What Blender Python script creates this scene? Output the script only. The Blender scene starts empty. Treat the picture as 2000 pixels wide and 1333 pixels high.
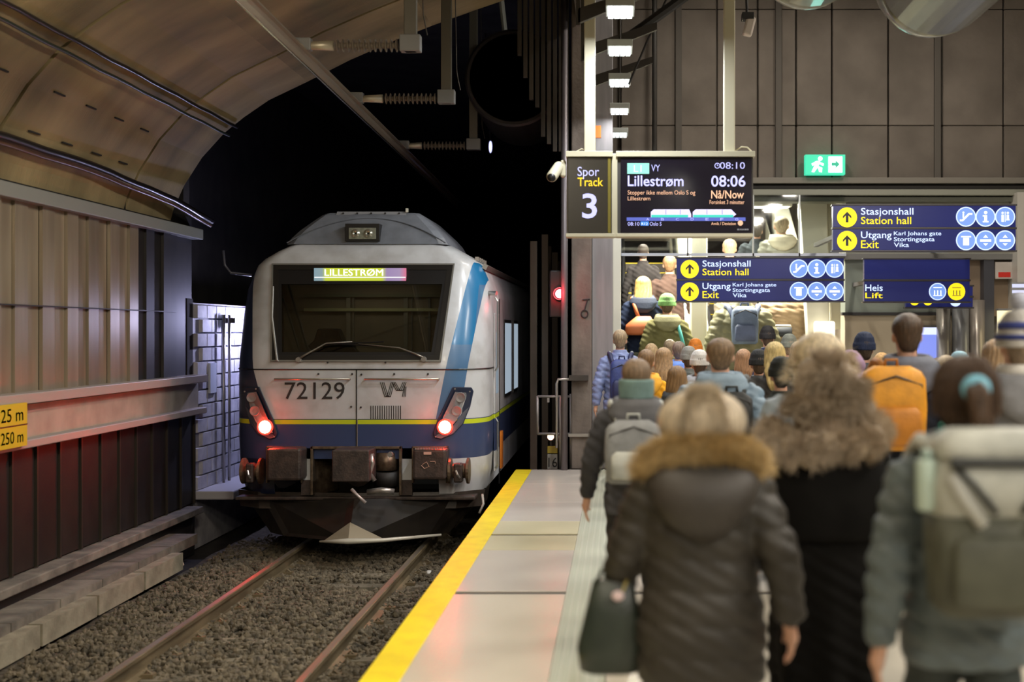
import bpy, bmesh, math, random
import numpy as np
from mathutils import Vector, Matrix
from mathutils.noise import noise as mnoise
random.seed(7)
PI = math.pi
sc = bpy.context.scene
COL = sc.collection

# ------------------------------------------------------------------ camera
CH = 1.86                      # eye height above the platform surface (z = 0)
FPX = 2400.0                   # focal length in pixels of the 2000 x 1333 frame
CXP, CYP = 1207.0, 648.0       # where the track direction (+Y) vanishes
cam_d = bpy.data.cameras.new('camera'); cam = bpy.data.objects.new('camera', cam_d); COL.objects.link(cam)
cam.location = (0, 0, CH); cam.rotation_euler = (PI/2, 0, 0)
cam_d.sensor_width = 36; cam_d.lens = FPX*36/2000
cam_d.shift_x = -(CXP-1000)/2000; cam_d.shift_y = (CYP-666.5)/2000
cam_d.dof.use_dof = True; cam_d.dof.focus_distance = 15.0; cam_d.dof.aperture_fstop = 1.15
cam_d.clip_start = .05; cam_d.clip_end = 300
sc.camera = cam
sc.view_settings.view_transform = 'Standard'; sc.view_settings.look = 'None'
sc.view_settings.gamma = 1; sc.view_settings.use_curve_mapping = False
sc.view_settings.exposure = 0.45
sc.cycles.max_bounces = 6; sc.cycles.diffuse_bounces = 3; sc.cycles.glossy_bounces = 3
sc.cycles.transparent_max_bounces = 12; sc.cycles.transmission_bounces = 4
sc.cycles.sample_clamp_indirect = 4.0; sc.cycles.caustics_reflective = False; sc.cycles.caustics_refractive = False
wd = bpy.data.worlds.new('underground'); sc.world = wd; wd.use_nodes = True
wd.node_tree.nodes['Background'].inputs[0].default_value = (.9, .8, .7, 1)
wd.node_tree.nodes['Background'].inputs[1].default_value = .006

def lamp(kind, name, loc, energy, color=(1, .93, .82), size=.3, size_y=None, rot=(0, 0, 0), spread=None):
    d = bpy.data.lights.new(name, kind); o = bpy.data.objects.new(name, d); COL.objects.link(o)
    o.location = loc; o.rotation_euler = rot; d.energy = energy; d.color = color
    if kind == 'AREA':
        d.shape = 'RECTANGLE'; d.size = size; d.size_y = size_y or size
        if spread: d.spread = spread
    elif kind in ('POINT', 'SPOT'): d.shadow_soft_size = size
    return o
# platform hall luminaires (their housings are built further down), warm white
HALL_LAMPS = [(1.6, y, 5.25) for y in (-3.5, 0.5, 4.5, 8.5)] + [(4.2, -3.5, 5.25), (4.2, .5, 5.25), (4.2, 4.5, 5.25), (4.2, 8.5, 5.25), (4.2, 12.5, 5.75), (4.2, 16.0, 7.4), (1.6, 16.0, 7.4)]
for p in HALL_LAMPS:
    lamp('AREA', 'hall_light', (p[0], p[1], p[2]-.03), 150 if p[2] < 7 else 75, (1, .92, .80), .3, 1.4)
# unseen luminaires added over the track side of the platform to wash the vault and the train front
WASH_LAMPS = [(-1.05, y, 5.0) for y in (-1.0, 3.0, 7.0)]
for p in WASH_LAMPS:
    lamp('AREA', 'added_vault_wash', (p[0]-.05, p[1], p[2]-.05), 135, (1, .87, .67), .25, 1.4, (0, math.radians(48), 0))
# the row of small ceiling spots beside the pillar
ROW = [(.02, 11.2, 4.78), (.02, 12.75, 4.78), (.02, 14.4, 4.78), (.02, 16.25, 4.78), (.02, 18.2, 4.78)]
for i, p in enumerate(ROW):
    lamp('AREA', 'row_light', (p[0], p[1], p[2]-.03), (45, 45, 40, 10, 14)[i], (.95, .98, 1), .2, .34)
# stairwell lights over the escalators
ESC_LAMPS = [(.6, 20.6, 3.95), (2.4, 20.6, 3.95), (.6, 23.2, 5.3), (2.4, 23.2, 5.3)]
for p in ESC_LAMPS:
    lamp('AREA', 'escalator_light', (p[0], p[1], p[2]-.03), 190, (1, .95, .80), .9, .25)
lamp('POINT', 'signal_light', (-.83, 16.35, 2.36), 6, (1, .03, .05), .05)
lamp('POINT', 'tail_light_glow', (-4.38, 14.45, .70), 1.5, (1, .10, .04), .04)
lamp('POINT', 'tail_light_glow', (-2.16, 14.45, .70), 1.5, (1, .05, .04), .04)
lamp('POINT', 'tunnel_light', (-5.25, 18.3, 2.05), 90, (.62, .62, 1), .06)

# ------------------------------------------------------------------ materials
def nodes_of(m):
    m.use_nodes = True; return m.node_tree.nodes, m.node_tree.links
def c4(c): return (c[0], c[1], c[2], 1)
def mat(name, col, rough=.6, metal=0, col2=None, ns=5, st=(1, 1, 1), bump=0, bs=40, bst=None, emit=None, es=1, spec=None, lo=.35, hi=.65, rnd=0, coat=0, detail=4, sheen=0):
    m = bpy.data.materials.new(name); N, L = nodes_of(m); b = N['Principled BSDF']
    b.inputs['Base Color'].default_value = c4(col); b.inputs['Roughness'].default_value = rough; b.inputs['Metallic'].default_value = metal
    if spec is not None: b.inputs['Specular IOR Level'].default_value = spec
    if coat: b.inputs['Coat Weight'].default_value = coat; b.inputs['Coat Roughness'].default_value = .08
    if sheen: b.inputs['Sheen Weight'].default_value = sheen
    tc = N.new('ShaderNodeTexCoord')
    def mp(s):
        q = N.new('ShaderNodeMapping'); q.inputs['Scale'].default_value = s; L.new(tc.outputs['Object'], q.inputs[0])
        if rnd:
            oi = N.new('ShaderNodeObjectInfo'); mm = N.new('ShaderNodeMath'); mm.operation = 'MULTIPLY'; mm.inputs[1].default_value = 37
            L.new(oi.outputs['Random'], mm.inputs[0]); L.new(mm.outputs[0], q.inputs['Location'])
        return q
    out = None
    if col2 is not None:
        n = N.new('ShaderNodeTexNoise'); n.inputs['Scale'].default_value = ns; n.inputs['Detail'].default_value = detail
        L.new(mp(st).outputs[0], n.inputs['Vector'])
        r = N.new('ShaderNodeValToRGB'); r.color_ramp.elements[0].position = lo; r.color_ramp.elements[1].position = hi
        r.color_ramp.elements[0].color = c4(col); r.color_ramp.elements[1].color = c4(col2)
        L.new(n.outputs['Fac'], r.inputs[0]); out = r.outputs[0]
    if rnd:
        oi = N.new('ShaderNodeObjectInfo'); mr = N.new('ShaderNodeMapRange'); mr.inputs[3].default_value = 1-rnd; mr.inputs[4].default_value = 1+rnd
        L.new(oi.outputs['Random'], mr.inputs[0])
        h = N.new('ShaderNodeHueSaturation'); L.new(mr.outputs[0], h.inputs['Value'])
        if out: L.new(out, h.inputs['Color'])
        else: h.inputs['Color'].default_value = c4(col)
        out = h.outputs[0]
    if out: L.new(out, b.inputs['Base Color'])
    if bump:
        n = N.new('ShaderNodeTexNoise'); n.inputs['Scale'].default_value = bs; n.inputs['Detail'].default_value = 3
        L.new(mp(bst or (1, 1, 1)).outputs[0], n.inputs['Vector'])
        bp = N.new('ShaderNodeBump'); bp.inputs['Strength'].default_value = bump; bp.inputs['Distance'].default_value = .01
        L.new(n.outputs['Fac'], bp.inputs['Height']); L.new(bp.outputs[0], b.inputs['Normal'])
    if emit is not None:
        b.inputs['Emission Color'].default_value = c4(emit); b.inputs['Emission Strength'].default_value = es
    return m
def glass(name, tint=(.9, .95, .95), gloss=.14, rough=.03):
    m = bpy.data.materials.new(name); N, L = nodes_of(m); N.remove(N['Principled BSDF']); o = N['Material Output']
    t = N.new('ShaderNodeBsdfTransparent'); t.inputs[0].default_value = c4(tint)
    g = N.new('ShaderNodeBsdfGlossy'); g.inputs['Roughness'].default_value = rough
    f = N.new('ShaderNodeFresnel'); f.inputs[0].default_value = 1.5
    a = N.new('ShaderNodeMath'); a.operation = 'ADD'; a.inputs[1].default_value = gloss; L.new(f.outputs[0], a.inputs[0])
    x = N.new('ShaderNodeMixShader'); L.new(a.outputs[0], x.inputs[0]); L.new(t.outputs[0], x.inputs[1]); L.new(g.outputs[0], x.inputs[2])
    L.new(x.outputs[0], o.inputs[0]); return m
_ml = {}
def flat(col, rough=.6, metal=0, **k):
    key = (tuple(round(c, 3) for c in col), rough, metal, tuple(sorted(k.items())))
    if key not in _ml: _ml[key] = mat('plain', col, rough, metal, **k)
    return _ml[key]
def lit(col, s=1.0, base=None):
    key = ('lit', tuple(col), s)
    if key not in _ml: _ml[key] = mat('lit', base or tuple(.3*c for c in col), .5, emit=col, es=s)
    return _ml[key]

# ------------------------------------------------------------------ geometry helpers
WL = {}
def tag(o, label=None, cat=None, group=None, kind=None):
    if label: o['label'] = label
    if cat: o['category'] = cat
    if group: o['group'] = group
    if kind: o['kind'] = kind
    return o
def empty(name, loc, label=None, cat=None, group=None, kind=None):
    o = bpy.data.objects.new(name, None); COL.objects.link(o); o.location = loc; o.empty_display_size = .2
    WL[o.name] = Vector(loc); return tag(o, label, cat, group, kind)
class MB:
    def __init__(s): s.v = []; s.f = []
    def add(s, vs, fs):
        n = len(s.v); s.v += [tuple(p) for p in vs]; s.f += [tuple(i+n for i in q) for q in fs]; return s
    def box(s, x0, x1, y0, y1, z0, z1):
        return s.add([(x0, y0, z0), (x1, y0, z0), (x1, y1, z0), (x0, y1, z0), (x0, y0, z1), (x1, y0, z1), (x1, y1, z1), (x0, y1, z1)],
                     [(0, 3, 2, 1), (4, 5, 6, 7), (0, 1, 5, 4), (1, 2, 6, 5), (2, 3, 7, 6), (3, 0, 4, 7)])
    def cbox(s, c, sz, M=None):
        hx, hy, hz = (q/2 for q in sz); M = M or Matrix.Identity(3); c = Vector(c)
        P = [c+M@Vector(p) for p in ((-hx, -hy, -hz), (hx, -hy, -hz), (hx, hy, -hz), (-hx, hy, -hz), (-hx, -hy, hz), (hx, -hy, hz), (hx, hy, hz), (-hx, hy, hz))]
        return s.add(P, [(0, 3, 2, 1), (4, 5, 6, 7), (0, 1, 5, 4), (1, 2, 6, 5), (2, 3, 7, 6), (3, 0, 4, 7)])
    def prism(s, poly, d):      # poly: 3-D points, extruded by vector d
        n = len(poly); d = Vector(d); P = [Vector(p) for p in poly]
        return s.add(P+[p+d for p in P], [tuple(range(n)), tuple(range(2*n-1, n-1, -1))]+[(i, i+n, (i+1) % n+n, (i+1) % n) for i in range(n)])
    def rings(s, R, caps=True, closed=True):
        m = len(R[0]); vs = [p for r in R for p in r]; fs = []
        for i in range(len(R)-1):
            for j in range(m if closed else m-1):
                k = (j+1) % m; fs.append((i*m+j, i*m+k, (i+1)*m+k, (i+1)*m+j))
        if caps: fs += [tuple(range(m-1, -1, -1)), tuple((len(R)-1)*m+j for j in range(m))]
        return s.add(vs, fs)
    def tube(s, pts, r, n=8, caps=True):
        pts = [Vector(p) for p in pts]; k = len(pts); rr = r if isinstance(r, (list, tuple)) else [r]*k; R = []; up = None
        for i, p in enumerate(pts):
            t = (pts[min(i+1, k-1)]-pts[max(i-1, 0)]).normalized()
            if up is None: up = Vector((0, 0, 1)) if abs(t.z) < .9 else Vector((0, 1, 0))
            a = t.cross(up)
            if a.length < 1e-4: a = t.cross(Vector((1, 0, 0)))
            a.normalize(); b = a.cross(t).normalized(); up = b
            R.append([p+rr[i]*(math.cos(2*PI*j/n)*a+math.sin(2*PI*j/n)*b) for j in range(n)])
        return s.rings(R, caps)
    def cap(s, p0, p1, r0, r1, n=12):      # tapered limb with round ends
        p0, p1 = Vector(p0), Vector(p1); t = (p1-p0).normalized(); pts = []; rr = []
        for a in (80, 50, 20): pts.append(p0-t*r0*math.sin(math.radians(a))); rr.append(r0*math.cos(math.radians(a)))
        pts += [p0, p1]; rr += [r0, r1]
        for a in (20, 50, 80): pts.append(p1+t*r1*math.sin(math.radians(a))); rr.append(r1*math.cos(math.radians(a)))
        return s.tube(pts, rr, n)
    def ell(s, c, r, nu=16, nv=10, M=None, z0=-1, z1=1):
        c = Vector(c); M = M or Matrix.Identity(3); R = []
        for i in range(nv+1):
            a = math.asin(max(-.9995, min(.9995, z0+(z1-z0)*i/nv))) if (z0 > -1 or z1 < 1) else -PI/2*.985+PI*.985*i/nv
            R.append([c+M@Vector((r[0]*math.cos(a)*math.cos(2*PI*j/nu), r[1]*math.cos(a)*math.sin(2*PI*j/nu), r[2]*math.sin(a))) for j in range(nu)])
        return s.rings(R)
    def lathe(s, c, prof, n=20, axis='z'):       # prof: (radius, along)
        c = Vector(c); R = []
        for r, h in prof:
            ring = []
            for j in range(n):
                a = 2*PI*j/n; u, w = r*math.cos(a), r*math.sin(a)
                ring.append(c+(Vector((u, w, h)) if axis == 'z' else Vector((u, h, -w)) if axis == 'y' else Vector((h, u, w))))
            R.append(ring)
        return s.rings(R)
    def ringloft(s, spec, n=20, sq=1.0, tilt=0):       # spec: (z, rx, ry, cx, cy)
        R = []
        for q in spec:
            z, rx, ry = q[:3]; cx = q[3] if len(q) > 3 else 0; cy = q[4] if len(q) > 4 else 0; r = []
            for j in range(n):
                a = 2*PI*j/n; ca, sa = math.cos(a), math.sin(a)
                r.append((cx+rx*math.copysign(abs(ca)**sq, ca), cy+ry*math.copysign(abs(sa)**sq, sa), z))
            R.append(r)
        return s.rings(R)
    def data(s, name='mesh', off=(0, 0, 0), smooth=False):
        me = bpy.data.meshes.new(name); o = Vector(off)
        me.from_pydata([(p[0]-o[0], p[1]-o[1], p[2]-o[2]) for p in s.v], [], s.f)
        bm = bmesh.new(); bm.from_mesh(me); bmesh.ops.recalc_face_normals(bm, faces=bm.faces); bm.to_mesh(me); bm.free()
        if smooth: me.polygons.foreach_set('use_smooth', [True]*len(me.polygons))
        return me
    def build(s, name, m, parent=None, smooth=False, bevel=0, kind=None, label=None, cat=None, group=None, seg=2):
        if parent is not None: off = WL[parent.name]
        else:
            a = np.array(s.v); lo, hi = a.min(0), a.max(0); off = Vector(((lo[0]+hi[0])/2, (lo[1]+hi[1])/2, lo[2]))
        me = s.data(name, off, smooth); me.materials.append(m)
        o = bpy.data.objects.new(name, me); COL.objects.link(o)
        if parent is not None: o.parent = parent
        else: o.location = off
        WL[o.name] = Vector(off)
        if bevel:
            b = o.modifiers.new('bevel', 'BEVEL'); b.width = bevel; b.segments = seg; b.limit_method = 'ANGLE'
            if smooth or seg > 2: me.polygons.foreach_set('use_smooth', [True]*len(me.polygons)); b.harden_normals = True
        return tag(o, label, cat, group, kind)
def inst(me, name, m, parent, loc=None):
    o = bpy.data.objects.new(name, me); COL.objects.link(o); o.parent = parent
    if not me.materials: me.materials.append(None)
    o.material_slots[0].link = 'OBJECT'; o.material_slots[0].material = m
    if loc is not None: o.location = loc
    WL[o.name] = WL[parent.name].copy(); return o
def evald(o):
    dg = bpy.context.evaluated_depsgraph_get(); dg.update()
    return bpy.data.meshes.new_from_object(o.evaluated_get(dg))
def remesh(mb, vox=.012, sm=4):
    me = mb.data('raw'); o = bpy.data.objects.new('tmp', me); COL.objects.link(o)
    r = o.modifiers.new('r', 'REMESH'); r.mode = 'VOXEL'; r.voxel_size = vox
    if sm: q = o.modifiers.new('s', 'SMOOTH'); q.iterations = sm; q.factor = .5
    out = evald(o); bpy.data.objects.remove(o); bpy.data.meshes.remove(me)
    out.polygons.foreach_set('use_smooth', [True]*len(out.polygons)); out.materials.clear(); return out
def warp(me, fn):
    n = len(me.vertices); co = np.empty(n*3); me.vertices.foreach_get('co', co); no = np.empty(n*3); me.vertices.foreach_get('normal', no)
    co = co.reshape(-1, 3); no = no.reshape(-1, 3); co = fn(co, no); me.vertices.foreach_set('co', co.ravel()); me.update(); return me
def P(px, py, Y): return Vector(((px-CXP)*Y/FPX, Y, CH-(py-CYP)*Y/FPX))
def XP(px, Y): return (px-CXP)*Y/FPX
def ZP(py, Y): return CH-(py-CYP)*Y/FPX
def text(body, pos, w, h, m, parent, name='lettering', depth=.002, shear=0, bold=0):
    """flat lettering facing -Y, its lower corner at pos, fitted to w x h (capital height h if w is None)"""
    cu = bpy.data.curves.new('t', 'FONT'); cu.body = body; cu.extrude = depth; cu.resolution_u = 3; cu.offset = bold; cu.shear = shear
    o = bpy.data.objects.new('t', cu); COL.objects.link(o); me = evald(o); bpy.data.objects.remove(o); bpy.data.curves.remove(cu)
    n = len(me.vertices); co = np.empty(n*3); me.vertices.foreach_get('co', co); co = co.reshape(-1, 3)
    lo, hi = co.min(0), co.max(0); sy = h/max(.01, (hi[1]-lo[1])); sx = w/(hi[0]-lo[0]) if w else sy
    off = WL[parent.name]; out = np.empty_like(co)
    out[:, 0] = pos[0]+(co[:, 0]-lo[0])*sx-off[0]; out[:, 1] = pos[1]-co[:, 2]-off[1]; out[:, 2] = pos[2]+(co[:, 1]-lo[1])*sy-off[2]
    me.vertices.foreach_set('co', out.ravel()); me.update(); me.materials.clear(); me.materials.append(m)
    q = bpy.data.objects.new(name, me); COL.objects.link(q); q.parent = parent; WL[q.name] = off.copy(); return q
def disc(c, r, m, parent, name, d=.004, n=24):
    return MB().lathe(c, [(r, 0), (r, -d)], n, 'y').build(name, m, parent)
# ================================================================== SETTING
M_conc = mat('vault_concrete', (.36, .275, .14), .75, col2=(.13, .105, .05), detail=3, ns=1.0, st=(.6, 1.5, .6), bump=.5, bs=9, bst=(1, 6, 1), rnd=.08, lo=.3, hi=.7)
M_wallpanel = mat('metal_wall_panel', (.33, .275, .20), .32, .35, col2=(.275, .225, .162), ns=2.5, st=(1, 3, .3), rnd=.16)
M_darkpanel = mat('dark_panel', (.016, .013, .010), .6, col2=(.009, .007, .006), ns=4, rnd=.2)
M_rail_light = mat('ledge_paint', (.42, .36, .33), .45)
M_block = mat('white_block', (.62, .62, .66), .7, col2=(.42, .42, .48), ns=4, rnd=.12, bump=.4, bs=20)
M_rock = mat('dark_rock', (.028, .024, .022), .95, col2=(.012, .01, .01), ns=2, bump=1, bs=3)
M_step = mat('duct_concrete', (.22, .20, .165), .85, col2=(.11, .10, .085), ns=4, bump=.6, bs=14, rnd=.2)
M_steel = flat((.42, .40, .38), .35, .8)
M_darksteel = mat('dark_steel', (.07, .062, .055), .5, .6)
M_dark = flat((.02, .018, .018), .6)
M_black = flat((.006, .006, .007), .4)
M_grey = flat((.20, .20, .20), .5)
M_white = mat('white_paint', (.72, .70, .60), .4)

# --- ground under everything
MB().box(-9, 13, -8, 62, -1.3, -1.12).build('floor', M_rock, kind='structure')
# ballast bed with loose stones
bed = MB(); nx, ny = 40, 90
X0b, X1b, Y0b, Y1b = -5.2, -1.42, 5.5, 30
for j in range(ny+1):
    for i in range(nx+1):
        x = X0b+(X1b-X0b)*i/nx; y = Y0b+(Y1b-Y0b)*j/ny
        bed.v.append((x, y, -.955+.05*mnoise(Vector((x*1.3, y*1.3, 0)))-.05*(x < -4.7)))
for j in range(ny):
    for i in range(nx):
        a = j*(nx+1)+i; bed.f.append((a, a+1, a+nx+2, a+nx+1))
M_ball = mat('ballast', (.10, .085, .062), .95, col2=(.03, .026, .018), ns=16, bump=1, bs=30)
bed.build('ballast_bed', M_ball, smooth=True, kind='structure')
ico = [(0, 0, 1), (.9, 0, .4), (.28, .85, .45), (-.72, .53, .45), (-.72, -.53, .45), (.28, -.85, .45), (.72, .53, -.45), (-.28, .85, -.45), (-.9, 0, -.4), (-.28, -.85, -.45), (.72, -.53, -.45), (0, 0, -1)]
icof = [(0, 1, 2), (0, 2, 3), (0, 3, 4), (0, 4, 5), (0, 5, 1), (1, 6, 2), (2, 7, 3), (3, 8, 4), (4, 9, 5), (5, 10, 1), (6, 7, 2), (7, 8, 3), (8, 9, 4), (9, 10, 5), (10, 6, 1), (11, 7, 6), (11, 8, 7), (11, 9, 8), (11, 10, 9), (11, 6, 10)]
rs = np.random.RandomState(3); NS = 16000
base = np.array(ico); cx = rs.uniform(-5.08, -1.45, NS); cy = 8.6+8.0*rs.uniform(0, 1, NS)**1.05
sz = rs.uniform(.018, .04, NS); Vv = base[None]*(1+.28*rs.randn(NS, 12, 1)*.6)*sz[:, None, None]*rs.uniform(.6, 1.2, (NS, 1, 3))
cz = np.array([-.955+.05*mnoise(Vector((x*1.3, y*1.3, 0)))-.05*(x < -4.7) for x, y in zip(cx, cy)])+rs.uniform(.0, .028, NS)
Vv[:, :, 0] += cx[:, None]; Vv[:, :, 1] += cy[:, None]; Vv[:, :, 2] += cz[:, None]+.01
Ff = (np.array(icof)[None]+12*np.arange(NS)[:, None, None]).reshape(-1, 3)
me = bpy.data.meshes.new('stones'); me.from_pydata(Vv.reshape(-1, 3).tolist(), [], Ff.tolist())
M_stone = mat('ballast_stone', (.17, .14, .095), .9, col2=(.035, .03, .02), ns=9, lo=.3, hi=.7, detail=2)
me.materials.append(M_stone)
st = bpy.data.objects.new('ballast_gravel', me); COL.objects.link(st)
tag(st, 'brown track ballast of loose crushed stones around the rails', 'gravel', kind='stuff')

# --- the track: two rails, sleepers, clips
TX = -3.14
track = empty('railway_track', (TX, 8, -.95), 'pair of polished steel rails on concrete sleepers in front of the train', 'track')
M_rail = mat('rail_rust', (.20, .155, .09), .55, .2, col2=(.09, .07, .04), ns=8, st=(1, .2, 1))
M_railtop = mat('polished_rail', (.62, .54, .44), .38, .9)
for s in (-1, 1):
    cx = TX+s*.7525; R = []
    prof = [(-.075, -.172), (.075, -.172), (.075, -.16), (.012, -.145), (.010, -.045), (.036, -.035), (.036, -.004), (.030, 0), (-.030, 0), (-.036, -.004), (-.036, -.035), (-.010, -.045), (-.012, -.145), (-.075, -.16)]
    MB().rings([[(cx+x, y, -.76+z) for x, z in prof] for y in (4, 60)]).build('rail', M_rail, track)
    h = MB().box(cx-.022, cx+.028, 4, 60, -.7595, -.7575).build('rail_head', M_railtop, track); h['label'] = 'bright polished running surface'
slp = MB().ringloft([(-.14, .0, .0), (0, 0, 0)]) if False else MB()
slp.rings([[(-1.25, -.13, -.16), (1.25, -.13, -.16), (1.25, -.10, 0), (-1.25, -.10, 0)], [(-1.25, .13, -.16), (1.25, .13, -.16), (1.25, .10, 0), (-1.25, .10, 0)]])
M_sleeper = mat('sleeper_concrete', (.19, .165, .12), .9, col2=(.09, .08, .055), ns=6, bump=.5, bs=20, rnd=.2)
sme = slp.data('sleeper'); clip = MB().box(-.05, .05, -.04, .04, 0, .035).tube([(-.03, 0, .035), (-.01, 0, .06), (.03, 0, .03)], .009, 6).data('clip')
off = WL[track.name]
for k in range(15):
    y = 8.7+.6*k; o = inst(sme, 'sleeper', M_sleeper, track, (0, y-off.y, -.932-off.z))
    for s in (-1, 1):
        for q in (-1, 1):
            inst(clip, 'rail_clip', M_rail, track, (s*.7525+q*.11, y-off.y, -.932-off.z))
# small litter by the rail
for (px, py, Y, c, l) in ((838, 1100, 14.0, (.7, .7, .68), 'crumpled white paper scrap beside the rail by the platform'), (352, 1098, 14.6, (.55, .4, .32), 'pale broken stone lying beside the cable duct')):
    q = P(px, py, Y); b = MB().ell((q.x, Y, -.90), (.045, .05, .04), 7, 5)
    b.v = [(x+.012*mnoise(Vector((x*60, y*60, z*60))), y, z) for x, y, z in b.v]
    b.build('paper_scrap' if 'paper' in l else 'broken_stone', flat(c, .7), label=l, cat='litter' if 'paper' in l else 'stone')

# --- platform
PE = -1.377; PEND = 16.55
M_cream = mat('platform_slab', (.55, .51, .43), .25, col2=(.54, .50, .42), ns=3.5, rnd=.06, bump=.06, bs=120, lo=.3, hi=.75)
M_slab2 = mat('platform_slab_grey', (.54, .505, .455), .24, col2=(.52, .485, .44), ns=3.5, rnd=.06, bump=.06, bs=120)
M_slab3 = mat('platform_slab_straw', (.58, .54, .37), .24, col2=(.57, .53, .36), ns=3.5, rnd=.05, bump=.06, bs=120)
M_yellow = mat('safety_yellow', (.88, .70, .02), .35, col2=(.76, .58, .02), ns=6, lo=.4, hi=.7, bump=.1, bs=60)
M_under = mat('platform_side', (.05, .045, .04), .85)
MB().box(PE+.02, -.66, -8, PEND, -1.12, -.04).box(-.66, 13, -8, 30, -1.12, -.04).build('floor_platform', M_under, kind='structure')
plat = empty('floor_platform_surface', (0, 8, -.04), kind='structure')
MB().prism([(PE, -8, -.04), (PE, PEND, -.04), (PE, PEND, 0), (PE, -8, 0)], (.215, 0, 0)).build('edge_strip', M_yellow, plat, bevel=.004)['label'] = 'yellow safety edge strip'
cols = [(-1.16, -.37)]+[(-.065+1.2*k, -.065+1.2*(k+1)-.008) for k in range(11)]
rows = [(-8, -4.3), (-4.29, -.56), (-.55, 3.64), (3.65, 6.2), (6.21, 8.70), (8.80, 10.45), (10.46, 11.2), (11.30, 12.05), (12.06, 13.4), (13.41, 15.0), (15.01, 16.55), (16.56, 17.9), (17.91, 19.2), (19.21, 24)]
rowm = [M_cream, M_cream, M_cream, M_cream, M_cream, M_slab2, M_slab3, M_slab3, M_slab2, M_slab2, M_slab2, M_slab2, M_slab2, M_slab2]
for (y0, y1), rm in zip(rows, rowm):
    for ci, (x0, x1) in enumerate(cols):
        if ci == 0 and y0 > 16.5: continue
        if y0 < 3 and ci > 6: continue
        if y0 > 19: continue
        MB().box(x0, x1-.002, y0, y1-.002, -.04, 0).build('paving_slab', rm, plat, bevel=.002, seg=1)
for y in (8.70, 11.2):      # slot drains across the platform
    g = MB()
    for k in range(1): g.box(PE+.215, 13, y, y+.098, -.04, -.012)
    g.build('drain_channel', M_darksteel, plat)
M_tact = mat('tactile_paving', (.40, .41, .33), .5)
tac = MB()
for k in range(6): tac.box(-.355+.05*k, -.325+.05*k, 2, 16.55, -.006, .004)
MB().box(-.37, -.07, -8, 16.55, -.04, -.004).build('tactile_strip', M_tact, plat); tac.build('guiding_rib', mat('tactile_rib', (.34, .36, .28), .5), plat)

# --- tunnel wall on the far side of the track
WX = -5.70
wl = empty('wall_left', (WX, 10, -1.1), kind='structure')
MB().box(WX-.5, WX-.06, -8, 16.6, -1.1, 3.4).build('wall_core', M_darkpanel, wl)
pan = MB().rings([[(0, y, z) for y, z in ((0, 0), (.262, 0), (.262, 1.84), (0, 1.84))], [(.035, y, z) for y, z in ((.005, .006), (.257, .006), (.257, 1.834), (.005, 1.834))]]).data('panel')
woff = WL[wl.name]
y = 5.4; k = 0
while y < 15.9:
    dx = (0, .035, .012, .04, .0, .025)[k % 6]
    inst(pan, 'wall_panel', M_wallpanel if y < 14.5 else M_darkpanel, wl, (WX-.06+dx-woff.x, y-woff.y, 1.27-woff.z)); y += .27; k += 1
seam = MB().box(WX-.02, WX+.028, 5.4, 15.8, 2.105, 2.118).build('panel_seam', M_dark, wl)
MB().box(WX-.05, WX+.10, 4, 16.6, 3.10, 3.24).build('wall_cornice', mat('cornice_grey', (.26, .27, .25), .5), wl, bevel=.01)
MB().box(WX-.06, WX+.16, 4, 16.6, 1.18, 1.28).build('wall_ledge', M_rail_light, wl, bevel=.008)
MB().box(WX-.06, WX+.03, 4, 16.6, .84, 1.16).build('pale_skirt_panel', mat('skirt_panel', (.45, .41, .34), .5, col2=(.33, .30, .24), ns=3), wl)
MB().box(WX-.06, WX+.15, 4, 16.6, .76, .84).build('handrail_ledge', M_rail_light, wl, bevel=.01)
dpan = MB().rings([[(0, y, z) for y, z in ((0, 0), (.47, 0), (.47, 1.2), (0, 1.2))], [(.03, y, z) for y, z in ((.01, .01), (.46, .01), (.46, 1.19), (.01, 1.19))]]).data('dark_panel')
for k in range(24):
    inst(dpan, 'dark_panel', M_darkpanel, wl, (WX-.06-woff.x, 4.6+.5*k-woff.y, -.46-woff.z))
    inst(MB().box(0, .05, 0, .03, 0, 1.2).data() if k == 0 else _rib, 'panel_rib', flat((.045, .037, .028), .5, .3), wl, (WX-.055-woff.x, 5.07+.5*k-woff.y, -.46-woff.z)) if k else None
    if k == 0: _rib = MB().box(0, .05, 0, .03, 0, 1.2).data('rib')
# concrete kerb and cable duct covers at the foot
MB().box(WX-.1, WX+.17, 4, 16.4, -.56, -.47).build('kerb_slab', M_step, wl, bevel=.012)
MB().box(WX-.1, WX+.05, 4, 16.4, -1.1, -.56).build('kerb_base', M_dark, wl)
cov = MB().box(0, .36, 0, .93, 0, .12).data('duct_cover'); cov2 = MB().box(0, .13, 0, 1.15, 0, .2).data('duct_side')
for k in range(12):
    if 5+.95*k < 15: inst(cov, 'duct_cover', M_step, wl, (WX+.06-woff.x, 5+.95*k-woff.y, -.80-woff.z))
    if 5+1.2*k < 14: inst(cov2, 'duct_block', mat('duct_pale', (.33, .30, .22), .85, col2=(.2, .18, .13), ns=5, bump=.4) if k == 0 else bpy.data.materials['duct_pale'], wl, (WX+.42-woff.x, 5+1.2*k-woff.y, -.96-woff.z))
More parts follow.
